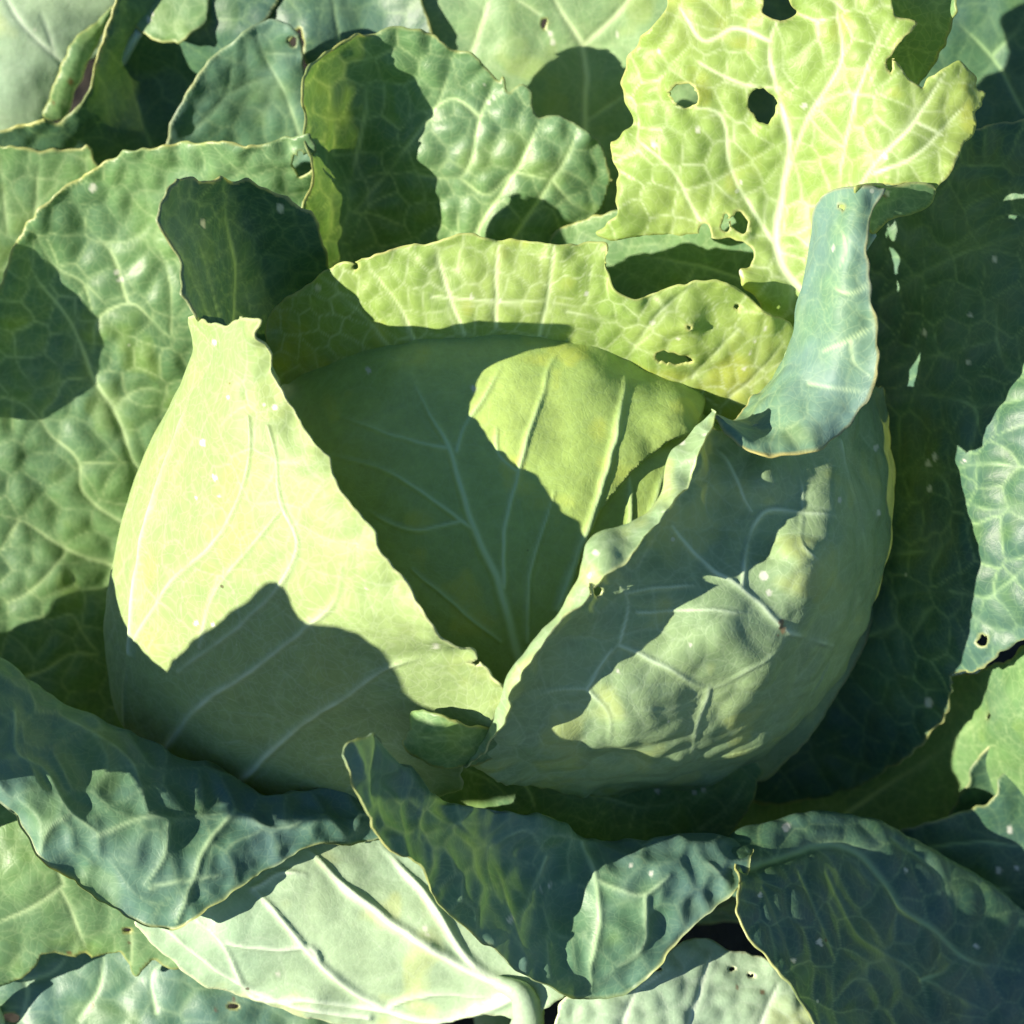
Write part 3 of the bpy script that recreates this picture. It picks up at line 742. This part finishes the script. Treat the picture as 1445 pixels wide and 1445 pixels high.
# the outer leaves arching over in front
loft('outer_leaf', [
    [(-350, 1080, -330), (-60, 1170, -380), (200, 1250, -420), (450, 1260, -450)],
    [(-380, 930, -30), (-80, 1010, -60), (100, 1090, -80), (280, 1160, -100), (420, 1180, -120), (540, 1190, -130)],
    [(-400, 830, 110), (-120, 890, 90), (0, 942, 80), (60, 985, 75), (95, 1006, 72), (150, 1022, 70), (225, 1066, 62), (300, 1086, 55), (370, 1126, 45), (420, 1116, 40), (480, 1106, 30), (540, 1130, 10)],
    [(-410, 880, 170), (-100, 970, 160), (0, 1040, 150), (80, 1090, 145), (170, 1130, 140), (260, 1150, 125), (360, 1150, 95), (440, 1140, 75), (545, 1150, 40)],
    [(-420, 970, 200), (-100, 1070, 190), (10, 1110, 180), (100, 1180, 175), (190, 1230, 165), (270, 1220, 150), (360, 1190, 115), (450, 1165, 90), (545, 1168, 50)],
    [(-420, 1040, 190), (-80, 1105, 175), (0, 1132, 170), (40, 1182, 165), (80, 1226, 160), (130, 1266, 155), (190, 1300, 150), (245, 1312, 145), (280, 1290, 140), (330, 1256, 128), (380, 1226, 112), (450, 1192, 90), (500, 1192, 70), (548, 1186, 50)]],
    'outer', main,
    veins=[(5, 4, (19, 1005), (26, 1066), (57, 1081), (102, 1149), (140, 1179)), (6, 4, (140, 1179), (211, 1153), (264, 1156), (332, 1145)), (5, 3, (241, 1160), (230, 1213), (204, 1247)), (7, 5, (332, 1145), (290, 1194), (271, 1243), (249, 1300)),
           (5, 3, (211, 1251), (270, 1240), (313, 1235)), (5, 4, (94, 1013), (185, 1077), (211, 1153)), (5, 3, (332, 1145), (400, 1170), (440, 1150)), (5, 3, (26, 1066), (0, 1075)), (4, 3, (102, 1149), (70, 1170), (60, 1200))],
    net=70, netw=2.2, nets=0.45, pucker=10, vein_relief=-2, ruffle=8, lump=9, seed=21, rimw=3.4, label='blue-green outer leaf arching over with a yellow edge, beside the pale underside leaf')
loft('outer_leaf', [
    [(640, 1230, -300), (760, 1260, -340), (900, 1280, -350), (1050, 1290, -360)],
    [(560, 1110, 199), (680, 1190, 65), (800, 1220, -4), (920, 1240, -40), (1060, 1240, -60)],
    [(518, 1046, 360), (545, 1068, 333), (590, 1110, 272), (625, 1130, 234), (690, 1140, 188), (760, 1160, 135), (830, 1190, 88), (900, 1190, 70), (1000, 1186, 50), (1060, 1205, 40)],
    [(499, 1040, 407), (540, 1100, 341), (612, 1150, 251), (690, 1190, 174), (770, 1220, 124), (850, 1235, 120), (930, 1225, 115), (1058, 1220, 70)],
    [(486, 1048, 427), (512, 1115, 387), (600, 1190, 286), (690, 1255, 206), (775, 1305, 141), (860, 1310, 140), (940, 1270, 125), (1055, 1232, 85)],
    [(481, 1066, 425), (496, 1112, 407), (540, 1186, 354), (590, 1222, 315), (640, 1290, 260), (700, 1340, 217), (740, 1376, 186), (790, 1402, 155), (840, 1412, 132), (880, 1405, 125), (920, 1372, 122), (960, 1326, 118), (1000, 1290, 110), (1050, 1248, 95)]],
    'outer', main,
    veins=[(5, 4, (597, 1179), (646, 1160), (668, 1142)), (5, 3, (646, 1160), (684, 1194), (706, 1236)), (5, 3, (690, 1195), (744, 1172), (770, 1209)), (7, 5, (820, 1190), (831, 1213), (842, 1254), (846, 1307), (835, 1353), (832, 1400)),
           (6, 4, (842, 1243), (910, 1262), (944, 1236)), (6, 4, (910, 1262), (908, 1334), (857, 1375)), (5, 3, (590, 1180), (600, 1120)), (5, 3, (706, 1236), (720, 1290), (740, 1350)), (5, 3, (770, 1209), (740, 1280), (730, 1330)), (5, 3, (1000, 1220), (1020, 1240))],
    net=60, netw=2.2, nets=0.42, pucker=10, vein_relief=-2, ruffle=8, lump=9, seed=22, rimw=3.4, spots=[(775, 1248, 5), (763, 1255, 4), (890, 1222, 4), (918, 1232, 4), (720, 1297, 5)],
    label='puckered blue-green outer leaf arching over in front of the head')
loft('outer_leaf', [
    [(900, 1290, -380), (1050, 1300, -400), (1200, 1320, -400), (1400, 1400, -400)],
    [(985, 1210, -60), (1100, 1200, -110), (1230, 1220, -150), (1400, 1320, -200), (1560, 1450, -240)],
    [(1000, 1192, 25), (1060, 1160, 5), (1130, 1148, -20), (1200, 1147, -50), (1270, 1170, -80), (1330, 1205, -105), (1450, 1290, -150), (1600, 1400, -220)],
    [(1030, 1215, 75), (1090, 1205, 45), (1160, 1205, 5), (1240, 1250, -30), (1330, 1320, -65), (1450, 1420, -120), (1560, 1530, -170)],
    [(1047, 1238, 115), (1080, 1260, 105), (1140, 1310, 80), (1210, 1380, 50), (1290, 1460, 15), (1400, 1580, -40)],
    [(1050, 1250, 128), (1043, 1290, 142), (1060, 1325, 148), (1090, 1362, 146), (1120, 1405, 140), (1152, 1450, 132), (1200, 1530, 120), (1280, 1640, 100)]],
    'dark', main,
    veins=[(13, 6, (1050, 1222), (1119, 1202), (1164, 1190), (1213, 1202), (1247, 1239), (1273, 1277), (1326, 1315), (1360, 1349), (1445, 1371)), (6, 4, (1130, 1225), (1149, 1269), (1187, 1360)), (6, 4, (1170, 1230), (1190, 1273), (1213, 1315), (1303, 1383), (1315, 1443)),
           (6, 4, (1303, 1383), (1335, 1370), (1360, 1349)), (5, 4, (1311, 1383), (1400, 1430)), (5, 3, (1260, 1180), (1330, 1240), (1345, 1290)), (4, 3, (1080, 1250), (1110, 1320), (1120, 1360))],
    net=66, netw=2.0, nets=0.55, pucker=6, vein_relief=-2, ruffle=5, lump=7, seed=23, rimw=3.4, spots=[(1157, 1330, 7), (1120, 1355, 5), (1072, 1262, 5), (1378, 1335, 5), (1278, 1228, 3), (1300, 1240, 3), (1325, 1240, 3), (1110, 1167, 9)], label='dark blue-green outer leaf with a thick curved midrib')
und = sheet('outer_leaf', [(190, 1296), (225, 1290), (250, 1230), (380, 1180), (480, 1170), (560, 1175), (620, 1210), (700, 1290), (780, 1350), (800, 1400), (770, 1422), (748, 1440), (720, 1440), (700, 1432), (650, 1440), (580, 1450), (500, 1448), (400, 1425), (330, 1405), (280, 1386), (240, 1356), (205, 1322)],
      [(190, 1296, 85), (300, 1240, 90), (480, 1175, 50), (560, 1180, 40), (700, 1290, 70), (780, 1380, 70), (740, 1435, 60), (600, 1320, 85), (450, 1290, 100), (330, 1340, 100), (500, 1440, 30), (300, 1395, 50), (640, 1435, 40)],
      'pale', main, veins=[(15, 6, (735, 1400), (721, 1394), (608, 1337), (525, 1281), (450, 1213), (440, 1200)), (11, 5, (730, 1398), (676, 1367), (601, 1262), (537, 1194)), (13, 5, (728, 1405), (640, 1440), (537, 1420), (450, 1360), (400, 1300), (358, 1254)),
                           (8, 4, (545, 1425), (440, 1412), (354, 1405), (313, 1333), (279, 1300)), (9, 4, (520, 1435), (400, 1415), (332, 1386), (230, 1311)), (7, 4, (450, 1360), (445, 1345), (390, 1340), (313, 1333)), (5, 3, (545, 1420), (600, 1405), (690, 1408)),
                           (5, 3, (358, 1254), (400, 1232), (430, 1235))],
      net=106, netw=1.6, nets=0.25, pucker=2.5, vein_relief=4.0, ruffle=4, lump=7, seed=24, spots=[(392, 1374, 5), (600, 1310, 6), (604, 1320, 4)], label='pale underside of an outer leaf with raised white ribs')
tube('petiole', [(700, 1385, 72), (735, 1402, 78), (745, 1425, 60), (735, 1470, 0), (715, 1500, -180), (700, 1400, -450)], [9, 17, 22, 26, 34, 44], 'pale', und)


# unseen leaves added beside the frame, edges shaped to shade the cream and broad leaves
def cast_from(obj, edge, wx):
    """points at world x = wx on the sun rays that meet these spots of a leaf"""
    n = len(obj.data.vertices); co = np.empty(n * 3, np.float32); obj.data.vertices.foreach_get('co', co)
    co = co.reshape(-1, 3).astype(float); pp = project(co)
    out = []
    for x, y in edge:
        dd = np.hypot(pp[:, 0] - x, pp[:, 1] - y); c = np.where(dd < max(8, dd.min() + 2))[0]
        w = co[c[pp[c, 2].argmax()]]
        out.append(project((w + sv * ((w[0] - wx) / -sv[0]))[None])[0])
    return out
def shading_leaf():
    margin = cast_from(cream, [(150, 800), (178, 905), (225, 950), (275, 982), (300, 950), (335, 890), (360, 840), (388, 820), (405, 850), (420, 880), (455, 888), (500, 898), (530, 920), (556, 958), (588, 998), (635, 1014), (685, 1030)], -0.245)
    e = margin[-1]
    margin += [e + np.array([0, 45, 10]), e + np.array([10, 95, 0]), e + np.array([20, 120, -60])]
    margin = np.array(margin)
    base = margin.copy(); k = np.linspace(0, 1, len(base))
    mid = margin.copy()
    mid[:, 0] -= 30; mid[:, 1] += 120 - 100 * k; mid[:, 2] -= 150
    low = margin.copy(); low[:, 0] = -150 + 40 * k; low[:, 1] = 1030 + 26 * np.sin(k * 19) + 80 * k; low[:, 2] = 250 + 30 * np.cos(k * 15)
    base[:, 0] = -190 + 60 * k; base[:, 1] = 1210 + 60 * k; base[:, 2] = -60
    return [margin, mid, low, base]
loft('outer_leaf', shading_leaf(), 'outer', main, net=60, nets=0.4, pucker=4, ruffle=2, lump=3, seed=51)  # added out of view, margin shaped to shade the cream leaf
def shading_leaf_b():
    m = np.array(cast_from(broad, [(18, 345), (45, 355), (75, 385), (110, 425), (138, 480), (140, 520), (120, 560), (85, 590), (50, 600)], -0.235))
    k = np.linspace(0, 1, len(m)); b = m.copy(); c = m.copy()
    b[:, 0] -= 40; b[:, 1] = 0.5 * b[:, 1] + 0.5 * 520; b[:, 2] -= 60
    c[:, 0] = -330 + 20 * k; c[:, 1] = 560 + 50 * k; c[:, 2] = -230
    return [m, b, c]

# ------------------------------------------------------------------ neighbouring cabbages
nb1 = plant('cabbage crowding behind the broad mid-green leaf, with dark folded and pale leaves', (0, 0), 'neighbouring cabbages')
loft('outer_leaf', shading_leaf_b(), 'outer', nb1, net=60, nets=0.4, pucker=4, ruffle=2, lump=3, seed=52)  # added out of view to drop a shadow on the broad leaf
sheet('outer_leaf', [(-160, 215), (0, 205), (30, 206), (60, 213), (90, 208), (115, 210), (124, 204), (135, 225), (160, 300), (100, 420), (-60, 520), (-160, 460)],
      [(-160, 220, -130), (0, 206, -140), (120, 208, -150), (0, 350, -230), (120, 350, -240), (-100, 480, -260)], 'green', nb1, net=57, nets=0.5, pucker=5, ruffle=5, lump=6, seed=31, rimw=3.0,
      veins=[(5, 4, (30, 400), (50, 300), (55, 215)), (4, 3, (10, 330), (0, 220))], label='mid-green leaf edge showing behind the broad outer leaf')
sheet('outer_leaf', [(225, 300), (238, 195), (248, 155), (268, 118), (298, 82), (340, 48), (372, 30), (410, 32), (424, 60), (432, 110), (440, 200), (450, 300), (340, 340)],
      [(238, 190, -170), (300, 80, -130), (380, 30, -130), (425, 80, -160), (340, 150, -190), (340, 320, -300), (440, 280, -260)], 'outer', nb1, holes=[ell(412, 58, 5, 8, -0.4)],
      veins=[(6, 4, (430, 210), (400, 130), (370, 70), (360, 40)), (5, 3, (370, 75), (420, 80)), (5, 3, (320, 135), (380, 110)), (5, 3, (270, 190), (320, 135), (330, 70))], net=62, nets=0.4, pucker=6, ruffle=5, lump=8, seed=32, rimw=3.4,
      label='blue-green leaf with a small hole behind the scalloped leaf')
sheet('outer_leaf', [(-120, 200), (0, 186), (40, 178), (60, 172), (80, 176), (108, 156), (128, 130), (138, 90), (152, 50), (165, 5), (172, -60), (280, -90), (400, -60), (392, 0), (384, 18), (350, 45), (300, 130), (260, 230), (240, 330), (60, 330), (-120, 300)],
      [(0, 186, -190), (80, 176, -190), (128, 130, -180), (160, 20, -170), (200, 100, -290), (230, 200, -320), (300, 40, -220), (390, 0, -200), (280, -80, -200), (100, 300, -350)], 'dark', nb1,
      veins=[(6, 4, (215, 210), (190, 120), (180, 40)), (4, 3, (160, 180), (150, 120))], net=68, nets=0.35, pucker=4, ruffle=6, lump=6, seed=33, rimw=3.4, label='dark folded leaf with a pale margin')
sheet('outer_leaf', [(-200, -120), (180, -120), (172, 0), (150, 70), (110, 95), (90, 140), (40, 185), (-60, 200), (-200, 190)],
      [(-200, -120, -230), (170, -100, -260), (150, 70, -340), (40, 120, -310), (40, 180, -360), (-100, 150, -330), (20, 20, -270)], 'pale', nb1, veins=[(7, 4, (150, 150), (80, 80), (20, 20), (0, -20)), (5, 3, (80, 80), (60, 20))], net=100, nets=0.2, pucker=2, seed=34, lump=8,
      label='smooth pale green leaf of the neighbour')
sheet('young_leaf', [(66, 168), (78, 125), (90, 85), (108, 52), (135, 30), (160, 10), (158, 30), (142, 60), (122, 92), (104, 130), (92, 165)],
      [(66, 165, -300), (105, 50, -250), (150, 20, -260), (110, 100, -270), (90, 165, -310)], 'green', nb1, curl=-10, net=37, nets=0.3, seed=35, brown=[(100, 115, 4), (75, 145, 4)], label='narrow yellow-green young leaf, browned along one side')
sheet('outer_leaf', [(180, -60), (290, -60), (300, 0), (285, 40), (240, 60), (205, 52), (180, 30)], [(180, -40, -210), (290, -40, -205), (290, 30, -200), (210, 50, -210)], 'green', nb1, net=45, nets=0.4, ruffle=7, jag=6, seed=36, spots=[(215, 20, 4), (210, 28, 4)], label='ragged mid-green leaf tip')
nb2 = plant('cabbage standing behind the torn scalloped leaf, with a big sunlit ribbed leaf', (0, 0), 'neighbouring cabbages')
sheet('outer_leaf', [(240, -120), (270, -20), (300, 60), (404, 60), (420, 40), (432, 80), (450, 160), (640, 160), (622, 90), (606, 48), (598, 15), (590, -80)],
      [(250, -100, -240), (300, 50, -280), (390, -60, -210), (590, -60, -190), (606, 48, -200), (430, 60, -200), (520, 0, -220), (540, 150, -300)], 'dark', nb2, net=68, nets=0.35, seed=37, veins=[(5, 4, (500, 150), (480, 60), (470, -10))], label='shaded dark blue-green leaf')
sheet('outer_leaf', [(540, -120), (585, -20), (606, 48), (616, 90), (620, 200), (700, 330), (860, 420), (960, 400), (1000, 200), (1010, 20), (1000, -140), (800, -180)],
      [(560, -100, -200), (606, 48, -225), (620, 200, -290), (800, -150, -150), (720, 60, -220), (830, 80, -235), (950, 60, -220), (990, -100, -200), (980, 240, -300), (820, 250, -300), (860, 410, -380), (1000, 300, -320)], 'sage', nb2,
      holes=[ell(769, 34, 4, 7)], veins=[(11, 6, (830, 300), (826, 173), (822, 66), (784, 0), (770, -40)), (8, 5, (822, 66), (884, 3), (900, -30)), (6, 4, (640, 120), (670, 59), (687, 0)), (5, 4, (826, 173), (900, 120), (960, 60)), (5, 3, (760, 20), (730, 0))],
      net=87, nets=0.3, pucker=4, lump=7, seed=38, spots=[(776, 48, 6), (870, 50, 4), (780, 58, 4)], label='broad sunlit leaf with pale forked ribs')
sheet('outer_leaf', [(900, 60), (1000, -60), (1180, -120), (1300, -80), (1320, 120), (1260, 330), (1100, 400), (950, 330)],
      [(900, 60, -420), (1180, -120, -330), (1300, 100, -360), (1100, 390, -480), (950, 330, -470), (1100, 120, -430)], 'dark', nb2, net=70, nets=0.4, seed=61,  # added dark sheet, stands for the shade seen through the holes
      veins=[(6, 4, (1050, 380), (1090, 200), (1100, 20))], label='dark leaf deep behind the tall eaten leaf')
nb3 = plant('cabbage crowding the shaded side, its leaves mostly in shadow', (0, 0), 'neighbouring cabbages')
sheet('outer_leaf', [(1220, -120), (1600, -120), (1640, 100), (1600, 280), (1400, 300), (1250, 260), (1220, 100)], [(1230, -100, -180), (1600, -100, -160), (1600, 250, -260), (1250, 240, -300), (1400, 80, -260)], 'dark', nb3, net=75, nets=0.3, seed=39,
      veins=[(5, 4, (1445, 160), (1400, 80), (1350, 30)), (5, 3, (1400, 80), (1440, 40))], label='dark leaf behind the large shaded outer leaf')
sheet('outer_leaf', [(1040, 1230), (1040, 1100), (1200, 1040), (1330, 955), (1385, 946), (1412, 935), (1450, 905), (1560, 860), (1640, 980), (1560, 1120), (1440, 1150), (1340, 1180), (1200, 1230)],
      [(1050, 1220, -400), (1060, 1110, -370), (1330, 960, -280), (1450, 930, 0), (1560, 870, 60), (1560, 1100, -60), (1340, 1170, -330), (1250, 1080, -340), (1420, 1010, -70)], 'green', nb3, holes=[ell(1392, 1010, 4, 4)],
      net=68, nets=0.3, pucker=4, seed=40, veins=[(6, 4, (1150, 1180), (1280, 1090), (1400, 1000), (1480, 940))], label='low leaf catching a patch of sun under the large shaded outer leaf')
sheet('outer_leaf', [(1330, 1200), (1362, 1110), (1380, 1060), (1400, 1040), (1445, 1034), (1540, 1030), (1560, 1180), (1440, 1240)], [(1340, 1180, -260), (1390, 1045, -170), (1540, 1040, -150), (1540, 1180, -220), (1440, 1120, -210)], 'dark', nb3, curl=10, net=50, nets=0.3, seed=41, ruffle=6,
      label='small dark leaf with a turned-up edge')
sheet('outer_leaf', [(1240, 1190), (1290, 1166), (1340, 1152), (1395, 1130), (1420, 1092), (1450, 1075), (1560, 1040), (1640, 1300), (1560, 1480), (1400, 1420), (1280, 1300)],
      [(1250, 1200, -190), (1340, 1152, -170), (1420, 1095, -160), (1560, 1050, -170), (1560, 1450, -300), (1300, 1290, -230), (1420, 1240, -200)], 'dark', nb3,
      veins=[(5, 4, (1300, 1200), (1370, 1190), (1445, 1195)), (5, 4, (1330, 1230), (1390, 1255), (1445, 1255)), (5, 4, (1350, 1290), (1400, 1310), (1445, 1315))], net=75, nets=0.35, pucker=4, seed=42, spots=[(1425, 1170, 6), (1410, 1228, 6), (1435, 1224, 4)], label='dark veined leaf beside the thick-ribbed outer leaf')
nb4 = plant('cabbage low in front, its eaten leaves showing under the yellow-edged arching leaf', (0, 0), 'neighbouring cabbages')
sheet('outer_leaf', [(-160, 1080), (0, 1100), (150, 1180), (260, 1280), (300, 1340), (240, 1372), (215, 1360), (190, 1375), (170, 1345), (120, 1350), (95, 1340), (60, 1348), (30, 1380), (-40, 1400), (-160, 1380)],
      [(-150, 1100, 20), (0, 1120, 20), (150, 1200, 20), (290, 1330, 0), (100, 1340, -20), (-100, 1380, 0), (60, 1240, 30)], 'green', nb4, holes=[ell(118, 1350, 12, 9, 0.1), ell(182, 1313, 6, 4)],
      veins=[(6, 4, (90, 1250), (40, 1285), (0, 1300)), (5, 3, (85, 1255), (110, 1310), (120, 1340)), (5, 3, (90, 1250), (70, 1200)), (5, 3, (185, 1320), (185, 1360))], net=68, nets=0.35, pucker=4, lump=7, jag=5, seed=43, brown=[(98, 1345, 4), (182, 1330, 4)], label='ragged mid-green leaf with a browned hole')
sheet('outer_leaf', [(-160, 1300), (0, 1290), (150, 1310), (300, 1360), (420, 1400), (560, 1430), (640, 1560), (300, 1600), (-160, 1600)],
      [(-150, 1320, -60), (150, 1320, -70), (420, 1400, -70), (600, 1540, -110), (0, 1580, -90), (200, 1450, -50)], 'outer', nb4, holes=[ell(14, 1436, 12, 7), ell(330, 1420, 8, 4)],
      veins=[(6, 4, (30, 1440), (35, 1384), (0, 1365)), (6, 4, (35, 1384), (75, 1372), (90, 1355)), (5, 4, (110, 1440), (140, 1390), (145, 1350)), (6, 4, (220, 1430), (215, 1370), (250, 1350))], net=62, nets=0.4, pucker=6, lump=9, jag=5, seed=44, brown=[(130, 1420, 3), (305, 1425, 4), (330, 1410, 3)], label='puckered blue-green leaf lying lowest')
nb5 = plant('cabbage half hidden under the puckered arching leaf, showing one crinkled pale leaf', (0, 0), 'neighbouring cabbages')
sheet('outer_leaf', [(770, 1600), (785, 1440), (790, 1415), (830, 1400), (880, 1380), (935, 1350), (960, 1330), (1000, 1325), (1030, 1340), (1060, 1345), (1100, 1360), (1160, 1420), (1220, 1600)],
      [(780, 1580, 80), (800, 1420, 105), (880, 1380, 100), (1000, 1330, 55), (1080, 1350, 45), (1150, 1420, 40), (1000, 1450, 80), (1200, 1580, 40)], 'pale', nb5, holes=[ell(928, 1367, 6, 3, -0.4), ell(1032, 1368, 5, 3), ell(1062, 1376, 6, 3, 0.2)],
      veins=[(8, 4, (975, 1445), (992, 1390), (1008, 1340)), (7, 4, (1075, 1445), (1090, 1410), (1100, 1390)), (5, 3, (880, 1445), (900, 1400), (940, 1370))], net=45, netw=2, nets=0.35, pucker=9, lump=8, seed=45, brown=[(1040, 1395, 4), (1075, 1400, 4)], label='crinkled pale leaf with small holes')

# stems: every plant stands in the soil, leaf stalks run to it
def stem_for(pl, px, h, reach):
    top = unproject(np.array([[px[0], px[1], h]], float))[0]
    g = top.copy(); g[2] = -0.01
    mid = (top + g) / 2
    tube('stem', [g, mid, top], [70, 62, 66], 'pale', pl, seg=14, photo=False)
    bpy.context.view_layer.update()
    for o in [c for c in pl.children if c.name.startswith(('outer_leaf', 'young_leaf'))]:
        if any(ch.name.startswith('petiole') for ch in o.children): continue
        n = len(o.data.vertices); co = np.empty(n * 3, np.float32); o.data.vertices.foreach_get('co', co)
        co = co.reshape(-1, 3).astype(float)
        i = ((co - top) ** 2).sum(1).argmin()
        a = co[i]; b = (a + top) / 2 - np.array([0, 0, 0.012]); e = top - np.array([0, 0, 0.02])
        if np.linalg.norm(a - e) < 0.01: continue
        tube('petiole', [a, b, e], [10, 22, 34], 'pale', o, photo=False, flat=0.7)
    pl.location = Vector(g)                    # the plant's own origin is the foot of its stem
    for c in pl.children:
        c.matrix_parent_inverse = Matrix.Translation(-Vector(g))
stem_for(main, (700, 1080), -480, 0)
stem_for(nb1, (-60, 400), -560, 0)
stem_for(nb2, (800, 520), -560, 0)
stem_for(nb3, (1560, 900), -480, 0)
stem_for(nb4, (60, 1620), -260, 0)
stem_for(nb5, (980, 1680), -180, 0)
print('quads', TOTAL[0])
